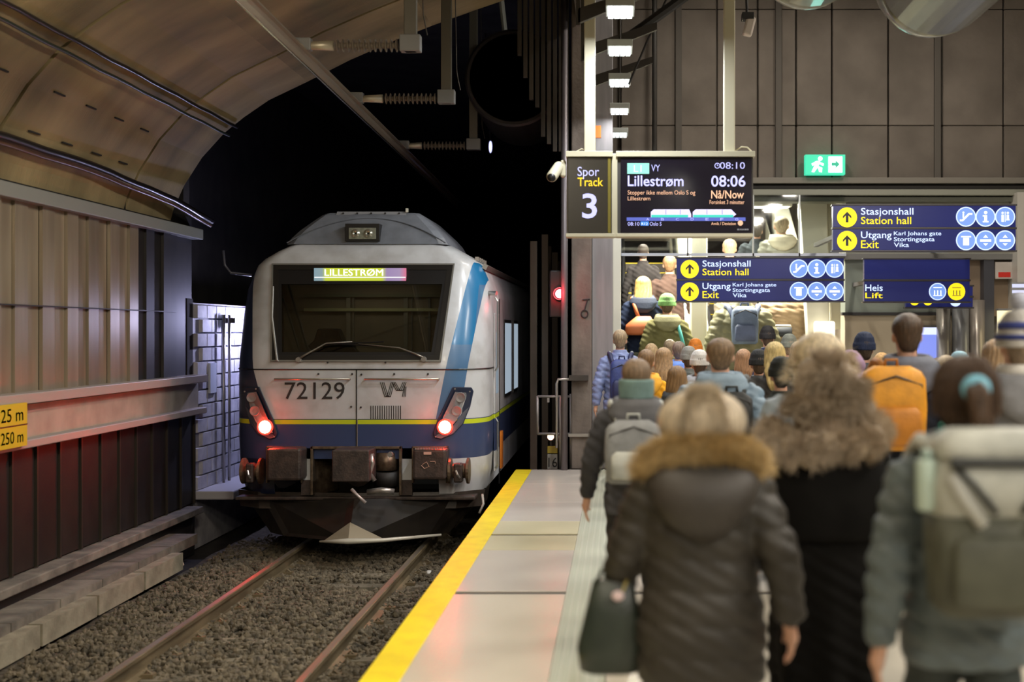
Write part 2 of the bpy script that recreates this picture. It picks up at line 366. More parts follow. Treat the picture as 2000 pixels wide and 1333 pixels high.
# far stretch: white painted blockwork beside the train, lit by the tunnel lamp
wf = empty('wall_tunnel_side', (WX, 17, -1.1), kind='structure')
MB().box(WX-.5, WX-.05, 16.62, 24, -1.1, 2.25).build('wall_core', M_block, wf)
blk = MB().rings([[(0, y, z) for y, z in ((0, 0), (.385, 0), (.385, .185), (0, .185))], [(.05, y, z) for y, z in ((.008, .008), (.377, .008), (.377, .177), (.008, .177))]]).data('block')
foff = WL[wf.name]
for r in range(13):
    for k in range(6):
        inst(blk, 'block', M_block, wf, (WX-.05-foff.x, 16.66+.4*k+(.2 if r % 2 else 0)-foff.y, -.30+.195*r-foff.z))
MB().box(WX-.1, WX+.5, 16.62, 24, -.42, -.30).build('walkway', mat('walkway', (.5, .5, .55), .6), wf, bevel=.02)
for yy in (17.55, 17.8):
    MB().tube([(WX+.07, yy, -.3), (WX+.07, yy, 2.1)], .022, 8).build('conduit', M_steel, wf, smooth=True)
MB().box(WX, WX+.03, 17.1, 17.36, 1.0, 1.42).build('notice_plate', flat((.6, .65, .75), .4), wf)
# cavity behind the hall: dark rock tunnel
MB().box(-7.4, -7.1, 16.6, 62, -1.1, 8).build('wall_tunnel_left', M_rock, kind='structure')
MB().box(-7.4, -.66, 16.9, 62, 7.2, 7.6).build('ceiling_tunnel', M_rock, kind='structure')
MB().box(-7.4, 0, 61, 61.5, -1.1, 8).build('wall_tunnel_end', M_rock, kind='structure')
MB().box(-7.6, WX-.1, 16.4, 16.62, 2.2, 8).box(-6.2, WX-.05, 16.4, 16.62, -1.1, 2.3).build('wall_return', M_rock, kind='structure')

# --- the concrete vault, cast in rings with open joints
VP = [(-5.80, 3.16), (-5.72, 3.45), (-5.59, 3.74), (-5.36, 4.10), (-5.07, 4.42), (-4.82, 4.62), (-4.5, 4.84), (-4.0, 5.08), (-3.45, 5.36), (-2.9, 5.60), (-2.4, 5.80), (-1.9, 5.98), (-1.38, 6.16), (-.9, 6.30), (-.55, 6.38)]
va = empty('ceiling_vault', (-3, 8, 3.16), kind='structure')
def vring(y0, y1, shrink=0, th=.22):
    lo = [(x, z) for x, z in VP]; R = []
    for y in (y0, y1):
        R.append([(x, y, z-shrink) for x, z in lo]+[(x-.02, y, z+th) for x, z in reversed(lo)])
    return MB().rings(R)
js = [-8, -5, -1.9, 1.3, 4.6, 7.85, 11.15, 14.35, 15.85]
for a, b in zip(js[:-1], js[1:]):
    for q, (i0, i1) in enumerate(((0, 4), (4, 7), (7, 10), (10, 14))):
        seg = VP[i0:i1+1]; R = []
        n = len(seg)
        for y in (a+.03, b-.03):
            R.append([(x+.004, y, z) for x, z in seg]+[(x-.02, y, z+.22) for x, z in reversed(seg)])
        MB().rings(R).build('vault_panel', M_conc, va, smooth=False)
vring(-8, 15.8, -.10, .3).build('vault_backing', M_dark, va)
slots = MB()
for yy in (8.4, 9.3, 9.9, 10.5, 11.6, 12.3, 13.0, 13.7):
    for (x, z) in ((-5.32, 4.13), (-5.56, 3.76)):
        slots.box(x-.01, x+.008, yy, yy+.22, z-.012, z+.003)
slots.build('form_tie_slot', M_dark, va)
MB().box(-.56, -.40, -8, 16.6, 6.1, 8.8).build('wall_vault_fascia', mat('fascia', (.12, .105, .09), .8), kind='structure')
# ribbed hanging apron between vault end and pillar
ap = empty('wall_apron', (-1, 16.7, 4.2), kind='structure')
MB().box(-7.2, -.62, 16.3, 16.42, 6.55, 8).build('apron_head', M_rock, ap)
for k in range(9):
    zz = 6.7-.02*k; x = -1.36+.08*k
    MB().box(x, x+.055, 16.62, 16.68, (5.6, 5.3, 5.0, 4.9, 4.5, 4.4, 4.3, 4.3, 4.2)[k], zz).build('apron_slat', mat('apron_brown', (.05, .04, .03), .8, rnd=.3) if k == 0 else bpy.data.materials['apron_brown'], ap)

# --- pillar wall between track tunnel and hall
pil = empty('wall_pillar', (-.36, 16.6, 0), kind='structure')
M_pill = mat('pillar_concrete', (.19, .155, .13), .8, col2=(.11, .088, .074), ns=2.2, st=(1.6, 1.6, .7), bump=.7, bs=12)
MB().box(-.63, -.355, 16.6, 17.1, 0, 6.5).build('concrete_pier', M_pill, pil, bevel=.015)
MB().box(-.352, -.07, 16.64, 17.1, 0, 6.5).build('metal_cladding', mat('cladding', (.26, .245, .25), .5, .2, col2=(.19, .18, .185), ns=3, st=(3, 3, .3)), pil, bevel=.01)
MB().box(-.62, -.09, 17.1, 62, -1.1, 7.4).build('partition', M_rock, pil)
MB().box(-.66, -.07, 16.6, 17.1, -1.1, 0).build('footing', M_rock, pil)
MB().box(-.67, -.30, 16.56, 16.62, .44, .48).build('steel_bracket', M_steel, pil)
for (z, w) in ((.95, .16), (2.0, .0)):
    if w: MB().box(-.66, -.66+w+.1, 16.5, 16.62, 1.20, 1.27).build('bracket_plate', M_darksteel, pil)
loop = [(-.45+.045*math.cos(a), 16.585, 2.10+.05*math.sin(a)) for a in [PI*2*k/14 for k in range(15)]]
MB().tube(loop, .009, 6).tube([(-.45, 16.585, 2.15), (-.41, 16.585, 2.30)], .009, 6).tube([(-.48, 16.585, 2.29), (-.38, 16.585, 2.30)], .009, 6).build('wire_loop', M_dark, pil)
MB().tube([(-.72, 16.50, -.9), (-.72, 16.50, 6.4)], .045, 12).build('drain_pipe', mat('pipe_grey', (.16, .14, .15), .45, .4), smooth=True, label='tall dark grey pipe standing against the concrete pier', cat='pipe')
MB().tube([(-.66, 16.45, 1.22), (-.80, 16.45, 1.22), (-.82, 16.45, 1.16), (-.82, 16.45, .3)], .018, 8).build('bent_conduit', M_steel, smooth=True, label='thin bent conduit turning down beside the concrete pier', cat='pipe')

for k in range(7):
    MB().box(-1.30+.09*(k % 3), -1.20+.09*(k % 3), 18.2+1.3*k, 18.3+1.3*k, -1.1, 3.2+.2*(k % 2)).build('tunnel_post', mat('post_brown', (.16, .12, .09), .8, rnd=.3) if k == 0 else bpy.data.materials['post_brown'], label='brown steel post standing in the dark tunnel behind the platform end gate', cat='post', group='posts in the tunnel behind the gate')

# --- hall: end wall with portal, panels, cornices
HY = 19.2
hw = empty('wall_hall', (4, HY, 0), kind='structure')
M_hall = mat('hall_panel', (.20, .168, .14), .8, col2=(.135, .112, .092), ns=1.2, bump=.3, bs=14, rnd=.05)
MB().box(-.1, 13, HY+.14, HY+.4, 4.2, 8.8).build('wall_core', M_hall, hw)
edges = [1212, 1275, 1325, 1400, 1480, 1555, 1625, 1735, 1840, 1960, 2080, 2200, 2320]
for a, b in zip(edges[:-1], edges[1:]):
    x0, x1 = XP(a, HY)+.012, XP(b, HY)-.012
    for z0, z1 in ((4.26, 5.075), (5.085, 6.895), (6.905, 8.7)):
        MB().box(x0, x1, HY+.0, HY+.14, z0, z1).build('wall_panel', M_hall, hw, bevel=.01, seg=1)
for a in (1325, 1520, 1830):
    MB().box(XP(a, HY)-.05, XP(a, HY)+.05, HY-.06, HY+.02, 4.25, 8.7).build('wall_rib', mat('rib_grey', (.10, .086, .072), .7) if a == 1325 else bpy.data.materials['rib_grey'], hw, bevel=.01)
for (z0, z1, d, c) in ((4.16, 4.25, .16, (.20, .18, .15)), (4.06, 4.14, .05, (.06, .055, .05)), (3.97, 4.06, .20, (.26, .26, .21)), (3.88, 3.95, .12, (.15, .155, .12))):
    MB().box(.0, 13, HY-d, HY+.2, z0, z1).build('cornice_strip', flat(c, .6), hw, bevel=.006)
MB().box(3.56, 13, HY, HY+.3, 3.02, 3.9).build('upper_wall_band', mat('band', (.30, .30, .25), .6), hw)
MB().box(2.2, 13, HY-.12, HY+.1, 2.98, 3.07).build('soffit_beam', flat((.16, .155, .145), .5), hw)
MB().box(3.55, 5.0, HY, HY+.4, 2.15, 2.98).build('green_grey_panel', mat('greengrey', (.20, .225, .19), .5), hw)
MB().box(3.55, 5.3, HY+.02, HY+.4, 0, 2.13).build('beige_wall', mat('beige_wall', (.42, .35, .25), .6), hw)
MB().box(3.5, 5.4, HY-.03, HY+.1, 2.11, 2.16).build('dark_sill', M_dark, hw)
MB().box(5.0, 13, HY+.35, HY+.6, 0, 3.0).build('recess_wall', mat('recess', (.16, .14, .12), .5), hw)
for (px, r, c) in ((1842, .11, (.50, .46, .40)), (1876, .13, (.46, .47, .48)), (1908, .12, (.42, .37, .32))):
    MB().lathe((XP(px, HY-.05), HY-.05, 0), [(r, 0), (r, 2.35)], 20).build('steel_column', mat('column_steel', c, .3, .5), hw, smooth=True)
MB().box(XP(1918, HY), XP(1938, HY), HY-.1, HY+.3, 0, 3.0).build('dark_column', flat((.05, .05, .06), .4), hw)
MB().box(XP(1985, HY-.3), XP(2030, HY-.3), HY-.35, HY+.2, 0, 4.0).build('pale_column', flat((.5, .47, .42), .5), hw)
MB().box(XP(1895, HY), XP(1985, HY), HY+.1, HY+.3, 2.1, 2.98).build('brown_panel', flat((.25, .18, .12), .6), hw)
MB().box(-.08, .045, HY-.25, HY+.3, 0, 4.0).build('portal_jamb', flat((.78, .76, .66), .4), hw, bevel=.01)
MB().box(12.6, 13, -8, 24, 0, 8.8).build('wall_right', M_hall, kind='structure')
MB().box(-.45, 13, -8, 19.6, 8.7, 8.95).build('ceiling_hall', mat('hall_ceiling', (.10, .09, .08), .9), kind='structure')
MB().box(-6.3, 13, -8.3, -8, -1.2, 8.9).build('wall_back', M_hall, kind='structure')
# smoke-screen glass over the escalator portal
sg = empty('smoke_screen', (1.8, HY-.2, 3.03), 'clear glass smoke screen hanging across the top of the escalator portal', 'glass panel')
M_sg = glass('screen_glass', (.93, .96, .95), .05)
for a, b in ((1214, 1342), (1344, 1470), (1472, 1560), (1562, 1650)):
    MB().box(XP(a, HY-.2), XP(b, HY-.2), HY-.21, HY-.19, 3.07, 3.97).build('pane', M_sg, sg)
MB().box(XP(1212, HY-.2), XP(1652, HY-.2), HY-.23, HY-.17, 3.03, 3.07).build('bottom_rail', flat((.55, .58, .66), .3, .5), sg)
for a in (1212, 1343, 1471, 1561): MB().box(XP(a, HY-.2)-.012, XP(a, HY-.2)+.012, HY-.23, HY-.17, 3.03, 3.97).build('mullion', flat((.4, .42, .42), .3, .5), sg)

# --- escalator well
M_well = mat('well_wall', (.30, .25, .19), .7, col2=(.22, .18, .14), ns=2)
ez0, ey0, esl = 0.0, 19.55, math.tan(math.radians(30))
MB().prism([(-.09, HY+.3, 0), (-.09, 30, 0), (-.09, 30, 9.5), (-.09, HY+.3, 4)], (-.05, 0, 0)).build('wall_well_left', mat('well_dark', (.07, .05, .04), .7), kind='structure')
MB().prism([(3.95, HY+.3, 0), (3.95, 30, 0), (3.95, 30, 9.5), (3.95, HY+.3, 4)], (.05, 0, 0)).build('wall_well_right', M_well, kind='structure')
MB().prism([(-.1, HY+.3, 4.0), (-.1, 30, 9.4), (-.1, 30, 9.6), (-.1, HY+.3, 4.2)], (4.1, 0, 0)).build('ceiling_well', mat('well_ceiling', (.09, .075, .06), .8), kind='structure')
MB().box(-.1, 4, 29, 29.2, 4, 9.6).build('wall_well_back', M_well, kind='structure')
def escalator(x0, x1, label):
    e = empty('escalator', ((x0+x1)/2, ey0, 0), label, 'escalator', 'escalators up to the station hall')
    M_tr = M_darksteel; n = 17
    tread = MB().box(x0+.06, x1-.06, 0, .40, -.03, 0).data('step', (0, 0, 0)); eo = WL[e.name]
    for k in range(n):
        y = ey0+.38*k; z = max(0, (k-1)*.2194)
        MB().box(x0+.06, x1-.06, y, y+.385, z-.25, z).build('step', M_tr, e)
        for q in (0,): MB().box(x0+.06, x1-.06, y-.003, y+.02, z-.012, z+.002).build('step_edge', M_yellow, e)
    for x in (x0, x1):
        M_bal = mat('balustrade', (.66, .62, .50), .3, .2) if 'balustrade' not in bpy.data.materials else bpy.data.materials['balustrade']
        y1 = ey0+.38*n; z1 = (n-2)*.2194
        MB().prism([(x-.03, ey0-.6, 0), (x-.03, ey0-.6, .75), (x-.03, ey0+.1, .88), (x-.03, y1, z1+.95), (x-.03, y1, z1-.3), (x-.03, ey0+.6, 0)], (.06, 0, 0)).build('balustrade', M_bal, e, bevel=.01)
        MB().tube([(x, ey0-.55, .45), (x, ey0-.72, .62), (x, ey0-.6, .84), (x, ey0+.1, .95), (x, y1, z1+1.02)], .035, 10).build('handrail', M_black, e, smooth=True)
    return e
escalator(.10, 1.12, 'escalator beside the pillar carrying the person with the orange bag')
escalator(1.62, 3.15, 'escalator carrying people in olive and brown coats behind the wayfinding sign')
M_deck = mat('centre_deck', (.80, .77, .64), .35)
cd = empty('balustrade_deck', (1.37, ey0, 0), 'cream sloping casing between the two escalators', 'casing')
MB().prism([(1.17, ey0-.5, 0), (1.17, ey0-.5, .8), (1.17, ey0+.1, .95), (1.17, ey0+6, 4.5), (1.17, ey0+6, 3), (1.17, ey0+1, 0)], (.40, 0, 0)).build('casing', M_deck, cd, bevel=.02)
MB().box(1.22, 1.50, 20.6, 20.9, 0, 4.3).build('lit_post', M_deck, cd, bevel=.02)
cd = empty('side_casing', (3.4, ey0, 0), 'cream casing and slanted pylon beside the escalator next to the beige wall', 'casing')
MB().prism([(3.20, ey0-.5, 0), (3.20, ey0-.5, .8), (3.20, ey0+.1, .95), (3.20, ey0+6, 4.5), (3.20, ey0+6, 3), (3.20, ey0+1, 0)], (.34, 0, 0)).build('casing', M_deck, cd, bevel=.02)
MB().prism([(3.24, 20.2, 0), (3.52, 20.2, 0), (3.44, 20.2, 4.1), (2.98, 20.2, 4.1)], (0, .3, 0)).build('pylon', M_deck, cd, bevel=.02)
MB().prism([(3.54, 20.3, 1.9), (3.72, 20.3, 1.9), (3.60, 20.3, 4.1), (3.46, 20.3, 4.1)], (0, .25, 0)).build('pylon_fin', flat((.62, .58, .44), .4), cd)
for (px, py, Y) in ((1600, 655, 20.0),):
    q = P(px+10, py, Y); MB().cbox(q, (.34, .1, .45)).build('uplight', lit((1, .93, .72), 1.6), cd, bevel=.03)
for p in ESC_LAMPS:
    t = empty('stairwell_light', p, 'white linear light on the stairwell ceiling, '+('lower' if p[2] < 4.5 else 'upper')+' one above the '+('narrow' if p[0] < 1 else 'wide')+' escalator', 'ceiling light', 'stairwell lights above the escalators')
    MB().box(p[0]-.5, p[0]+.5, p[1]-.15, p[1]+.15, p[2], p[2]+.05).build('housing', M_white, t); MB().box(p[0]-.46, p[0]+.46, p[1]-.12, p[1]+.12, p[2]-.012, p[2]-.001).build('diffuser', lit((1, .95, .8), 3), t)
# ================================================================== LAMPS, DUCTS, SIGNS
def fixture(p, w, l, label, group, name='ceiling_light', es=3, stem=None, col=(1, .95, .85)):
    t = empty(name, p, label, 'ceiling light', group)
    MB().box(p[0]-w/2-.02, p[0]+w/2+.02, p[1]-l/2-.02, p[1]+l/2+.02, p[2], p[2]+.06).build('housing', M_white, t, bevel=.006)
    MB().box(p[0]-w/2, p[0]+w/2, p[1]-l/2, p[1]+l/2, p[2]-.018, p[2]-.001).build('diffuser', lit(col, es), t)
    if stem: MB().tube([(p[0], p[1], p[2]+.05), (p[0], p[1], stem)], .012, 6).build('stem', M_steel, t)
for p in HALL_LAMPS: fixture(p, .3, 1.4, 'long white luminaire hanging above the platform', 'long luminaires above the platform', stem=8.7)
for p in WASH_LAMPS: fixture((p[0]+.2, p[1], p[2]+.16), .2, 1.4, 'long luminaire added out of view over the platform edge by the vault', 'added wash luminaires along the platform edge', stem=6.25)
names = ['first and largest, just above the info display', 'second in the row above the info display', 'third in the row above the info display', 'fourth in the row, smaller', 'dimmest one near the hall wall']
for i, p in enumerate(ROW):
    t = empty('grid_spotlight', p, 'small square grid ceiling light beside the pillar, '+names[i], 'ceiling light', 'row of square lights beside the pillar')
    MB().box(p[0]-.13, p[0]+.13, p[1]-.2, p[1]+.2, p[2], p[2]+.07).build('housing', flat((.45, .47, .45), .4), t, bevel=.005)
    for k in range(4):
        MB().box(p[0]-.11+.057*k, p[0]-.11+.057*k+.047, p[1]-.18, p[1]+.18, p[2]-.02, p[2]-.001).build('tube', lit((.93, 1, 1), (4, 4, 4, 3, 1.2)[i]), t)
    MB().tube([(p[0], p[1], p[2]+.06), (p[0], p[1], 8.7)], .012, 6).build('stem', M_darksteel, t)
    # raking bracket arm from the pier line
    if i < 3:
        b = MB().prism([(-.38, p[1]+.5, p[2]+.02), (-.38, p[1]+.5, p[2]+.16), (.42, p[1]+.5, p[2]+.42), (.42, p[1]+.5, p[2]+.34)], (0, .06, 0))
        b.box(-.40, -.36, p[1]+.5, p[1]+.56, p[2], 8.7)
        b.build('bracket_arm', M_darksteel, label='dark raking steel arm behind '+['the first', 'the second', 'the third', 'the fourth'][i]+' square light', cat='bracket', group='raking arms by the square lights')
# big diagonal brace and thin cable
a, b = P(1215, 82, 13.5), P(1370, -30, 13.5)
MB().tube([a, b], .055, 8).build('roof_brace', M_dark, label='thick dark roof brace rising diagonally above the info display', cat='beam')
MB().tube([P(1228, 165, 14), P(1262, 85, 14), P(1310, -20, 14)], .012, 6).build('hanging_cable', M_dark, label='thin dark cable slanting up past the square lights', cat='cable')
MB().tube([(XP(1279, 18.9), 18.9, 4.3), (XP(1279, 18.9), 18.9, 8.7)], .035, 8).build('wall_pipe', flat((.06, .055, .05), .5), smooth=True, label='slim dark vertical pipe on the hall wall above the info display', cat='pipe')
MB().cbox(P(1168, 258, 16.5), (.08, .06, .16)).build('orange_beacon', flat((.75, .16, .02), .4), label='small orange box fixed to the pier behind the display pole', cat='beacon')

# ventilation ducts
M_duct = mat('galvanised_duct', (.42, .42, .38), .28, .85, col2=(.30, .30, .28), ns=3, st=(4, .5, 4))
def duct(px, py, Y, r, label):
    c = P(px, py, Y); t = empty('ventilation_duct', (c.x, Y, c.z-r), label, 'duct', 'silver ventilation ducts under the hall roof')
    MB().tube([(c.x, -1, c.z), (c.x, Y-r, c.z)], r, 32).build('duct_run', M_duct, t, smooth=True)
    pts = [(c.x, Y-r+r*1.0*math.sin(a), c.z+r-r*math.cos(a)) for a in (0, .3, .6, .9, 1.2, PI/2)]
    MB().tube(pts+[(c.x, pts[-1][1], 8.7)], r*1.0, 32).build('elbow', M_duct, t, smooth=True)
    for y in (2, 4.4, 6.8, 9.2):
        MB().lathe((c.x, y, c.z), [(r+.012, 0), (r+.012, .05)], 32, 'y').build('joint_band', M_steel, t, smooth=False)
        MB().tube([(c.x, y, c.z+r), (c.x, y, 8.7)], .01, 5).build('hanger', M_darksteel, t)
    return t
duct(1803, -12, 11.3, .50, 'silver ventilation duct elbow with a bluish highlight near the hall corner')
duct(1566, -62, 11.3, .48, 'silver ventilation duct between the display pole and the larger looking duct')
t = empty('hanging_projector', P(1462, 70, 13), 'small pale lamp hanging on a rod beside the display pole', 'lamp')
MB().cbox(P(1463, 52, 13), (.10, .12, .20), Matrix.Rotation(.25, 3, 'Y')).build('body', flat((.55, .48, .43), .4), t, bevel=.02)
MB().cbox(P(1460, 33, 13), (.12, .14, .07)).build('cap', M_dark, t); MB().tube([P(1459, 30, 13), P(1456, -60, 13), (P(1456, -60, 13).x, 13, 8.7)], .014, 6).build('rod', M_dark, t)

# ---------------------------------------------------------------- platform information display
DY = 12.0
def PD(px, py, dy=0): return P(px, py, DY+dy)
disp = empty('information_display', PD(1290, 462), 'black train information display for track 3 hung on two cream poles', 'display')
M_cr = mat('cream_metal', (.66, .62, .46), .4)
M_scr = mat('screen_black', (.016, .013, .022), .12, coat=.4)
def panel(px0, py0, px1, py1, Y, d, m, parent, name, bevel=.004):
    a, b = P(px0, py1, Y), P(px1, py0, Y)
    return MB().box(a.x, b.x, Y, Y+d, a.z, b.z).build(name, m, parent, bevel=bevel)
panel(1107, 298, 1195, 460, DY+.02, .16, flat((.25, .23, .19), .5), disp, 'track_number_case')
panel(1205, 298, 1471, 460, DY+.02, .16, flat((.08, .075, .07), .5), disp, 'screen_case')
panel(1105, 295, 1197, 306, DY-.02, .22, M_cr, disp, 'top_rail'); panel(1203, 295, 1475, 306, DY-.02, .22, M_cr, disp, 'top_rail')
panel(1105, 456, 1200, 463, DY-.01, .2, M_cr, disp, 'bottom_rail'); panel(1204, 456, 1471, 463, DY-.01, .2, M_cr, disp, 'bottom_rail')
panel(1195, 300, 1206, 463, DY, .16, M_cr, disp, 'joining_strip')
panel(1109, 308, 1194, 455, DY, .02, mat('track_screen', (.035, .03, .022), .25), disp, 'track_number_screen'); panel(1187, 308, 1193, 455, DY-.004, .02, flat((.22, .18, .03), .4), disp, 'yellow_strip')
panel(1212, 308, 1468, 455, DY, .02, M_scr, disp, 'screen')
for px in (1152, 1424):
    x = XP(px, DY+.1); MB().box(x-.055, x+.055, DY+.05, DY+.15, ZP(296, DY), 8.7).build('pole', M_cr, disp, bevel=.01)
def T(s, px0, py0, px1, py1, col, e=1.0, parent=disp, Y=DY, bold=0, name='lettering', sh=0):
    a = P(px0, py1, Y-.003); return text(s, (a.x, Y-.003, a.z), XP(px1, Y)-XP(px0, Y), ZP(py0, Y)-ZP(py1, Y), lit(col, e), parent, name, bold=bold, shear=sh)
LV = (.50, .50, .98); OR = (.80, .45, .28); YL = (.85, .55, .02)
T('Spor', 1128, 326, 1170, 350, LV, 1); T('Track', 1128, 347, 1178, 364, YL, 1, bold=.01); T('3', 1137, 378, 1166, 427, LV, 1.0, bold=.015)
def R_(px0, py0, px1, py1, col, e=1.0, parent=disp, Y=DY, name='screen_block', dy=.003):
    a, b = P(px0, py1, Y), P(px1, py0, Y); return MB().box(a.x, b.x, Y-dy-.002, Y-dy+.001, a.z, b.z).build(name, lit(col, e), parent)
R_(1225, 319, 1268, 340, (.30, .75, .62), .8, name='line_badge'); T('L1', 1238, 323, 1253, 336, (.75, .95, .9), 1, Y=DY-.004)
T('VY', 1272, 322, 1289, 335, LV, .9); T('08:10', 1406, 317, 1455, 330, LV, .9)
cl = [(XP(1401, DY)+.025*math.cos(a), DY-.004, ZP(324, DY)+.025*math.sin(a)) for a in [2*PI*k/14 for k in range(15)]]
MB().tube(cl, .004, 5).tube([(XP(1401, DY), DY-.004, ZP(324, DY)+.015), (XP(1401, DY), DY-.004, ZP(324, DY)), (XP(1401, DY)+.01, DY-.004, ZP(324, DY))], .003, 4).build('clock_symbol', lit(LV, .9), disp)
T('Lillestrøm', 1226, 343, 1335, 365, LV, 1.1, bold=.012); T('08:06', 1389, 343, 1456, 365, LV, 1.1, bold=.012)
T('Stopper ikke mellom Oslo S og', 1226, 372, 1358, 383, OR, .9); T('Lillestrøm', 1226, 384, 1270, 392, OR, .9)
T('Nå/Now', 1389, 372, 1453, 388, OR, .95, bold=.012); T('Forsinket 3 minutter', 1386, 391, 1454, 399, OR, .9)
R_(1224, 425, 1456, 432, (.12, .16, .62), .6, name='line_band')
def train_icon(px0, px1, py0, py1, tip):
    a = [(px0, py1), (px0, py0+5), (px0+6, py0), (px1-(10 if tip else 4), py0), (px1, (py0+py1)/2+2), (px1-(8 if tip else 0), py1)]
    MB().prism([P(x, y, DY-.003) for x, y in a], (0, -.002, 0)).build('train_diagram', lit((.62, .58, .95), 1), disp)
    R_(px0+1, py1-5, px1-6, py1, (.05, .62, .48), .8, dy=.006, name='train_diagram_base')
train_icon(1271, 1350, 409, 425, False); train_icon(1353, 1438, 409, 425, True)
for px in (1300, 1328, 1380, 1410): R_(px, 410, px+1, 419, (.3, .3, .6), .5, dy=.008, name='carriage_divider')
for k, s in enumerate('ABCDEFG'): T(s, 1262+29*k, 426, 1268+29*k, 431, LV, .8, Y=DY-.005)
T('08:10', 1226, 434, 1249, 441, LV, .9); R_(1251, 433, 1267, 441, (.05, .25, .85), .8, name='line_badge'); T('R12', 1253, 435, 1265, 440, (.8, .85, 1), 1, Y=DY-.004); T('Oslo S', 1269, 434, 1292, 441, LV, .9)
T('Avvik / Deviation', 1389, 434, 1437, 440, OR, .9); MB().lathe((XP(1446, DY), DY-.003, ZP(436, DY)), [(.026, 0), (.026, -.003)], 20, 'y').build('alert_symbol', lit(OR, .9), disp)
T('08.10.24 08:05', 1440, 447, 1462, 450, (.5, .5, .5), .6)
MB().tube([PD(1435, 296, .1), PD(1448, 287, .1), PD(1460, 288, .1), PD(1468, 296, .1)], .008, 6).build('cable', M_cr, disp); MB().tube([PD(1126, 296, .1), PD(1135, 291, .1), PD(1146, 293, .1)], .006, 6).build('cable', M_cr, disp)
cc = empty('security_camera', PD(1098, 352), 'small cream bullet security camera on the side of the display', 'camera')
ax = Matrix.Rotation(math.radians(52), 3, 'Y') @ Matrix.Rotation(.5, 3, 'Z')
MB().cap(PD(1078, 345, -.06), PD(1091, 326, .04), .055, .052, 16).build('body', M_cr, cc, smooth=True)
MB().ell(PD(1077, 347, -.095), (.042, .03, .042), 14, 8).build('lens', M_black, cc, smooth=True)
MB().cbox(PD(1100, 330, .06), (.055, .08, .17)).build('bracket', M_cr, cc, bevel=.02)

# ---------------------------------------------------------------- wayfinding signs
M_navy = mat('sign_navy', (.012, .016, .10), .3, emit=(.012, .016, .10), es=.35)
M_sframe = mat('sign_frame', (.06, .055, .06), .4, .3)
BL = (.55, .68, 1.0); SY = (.95, .68, .01); BM = (.16, .28, .66)
def arrow(cx, cz, r, Y, parent):
    disc((cx, Y-.004, cz), r, lit(SY, 1), parent, 'arrow_disc')
    w = r*.13; poly = [(-w, -.5*r), (w, -.5*r), (w, .18*r), (.42*r, -.12*r), (.42*r, .12*r), (0, .55*r), (-.42*r, .12*r), (-.42*r, -.12*r), (-w, .18*r)]
    MB().prism([(cx+x, Y-.009, cz+z) for x, z in poly], (0, -.002, 0)).build('arrow', flat((.02, .02, .03), .5), parent)
def picto(kind, cx, cz, r, Y, parent, yellow=False):
    disc((cx, Y-.004, cz), r, lit(SY if yellow else BL, .9), parent, 'pictogram_rim'); disc((cx, Y-.006, cz), r*.88, lit(SY if yellow else BM, .9), parent, 'pictogram_disc')
    g = MB(); y0, y1 = Y-.013, Y-.011
    def b(x0, x1, z0, z1): g.box(cx+x0*r, cx+x1*r, y0, y1, cz+z0*r, cz+z1*r)
    def q(pts): g.prism([(cx+x*r, y0, cz+z*r) for x, z in pts], (0, .002, 0))
    if kind == 'escalator':
        q([(-.62, -.45), (-.3, -.45), (.35, .2), (.62, .2), (.62, .38), (.25, .38), (-.4, -.27), (-.62, -.27)]); b(-.35, -.2, -.1, .3); g.lathe((cx-.27*r, y0, cz+.42*r), [(r*.1, 0), (r*.1, .002)], 10, 'y')
    elif kind == 'information': b(-.14, .14, -.5, .14); b(-.28, .14, .02, .16); b(-.28, .28, -.55, -.42); g.lathe((cx, y0, cz+.42*r), [(r*.17, 0), (r*.17, .002)], 12, 'y')
    elif kind == 'toilet': b(-.03, .03, -.5, .5); b(-.38, -.14, -.5, .2); b(.14, .38, -.25, .2); q([(.08, -.35), (.44, -.35), (.26, .2)]); [g.lathe((cx+s*.26*r, y0, cz+.38*r), [(r*.12, 0), (r*.12, .002)], 10, 'y') for s in (-1, 1)]
    elif kind == 'tram': b(-.3, .3, -.5, .25); b(-.5, .5, .3, .42)
    elif kind == 'bus': b(-.55, .55, -.15, .1); q([(-.25, .25), (.25, .25), (0, .55)]); q([(-.25, -.3), (.25, -.3), (0, -.55)])
    elif kind == 'lift': b(-.5, .5, -.5, -.42); b(-.5, .5, .42, .5); b(-.42, -.3, -.4, .15); b(-.06, .06, -.4, .15); b(.3, .42, -.4, .15)
    g.build('pictogram', lit((.9, .95, 1) if not yellow else (.15, .12, .02), 1), parent)
def sign(x0, py0, pym, py1, x1, Y, name, label, rows):
    o = empty('wayfinding_sign', P((x0+x1)/2, py1, Y), label, 'sign')
    k = Y/FPX
    for i, (a, b) in enumerate(((py0, pym-2), (pym+2, py1))):
        panel(x0, a, x1, b, Y, .10, M_navy, o, 'sign_board', .004)
    panel(x0-2, py0-3, x1+3, py0, Y-.01, .14, M_sframe, o, 'top_rail'); panel(x0-2, py1, x1+3, py1+3, Y-.01, .14, M_sframe, o, 'bottom_rail'); panel(x0-1, pym-2, x1+2, pym+2, Y-.005, .12, M_sframe, o, 'middle_rail')
    for px in (x0+.12*(x1-x0), x0+.88*(x1-x0)):
        x = XP(px, Y); zm = ZP((py0+py1)/2, Y); MB().box(x-.03, x+.03, Y+.08, HY-.02, zm-.03, zm+.03).build('arm', M_sframe, o)
    rows(o, Y); return o
def TT(s, px0, py0, px1, py1, col, o, Y, bold=.006): return T(s, px0, py0, px1, py1, col, 1, o, Y, bold)
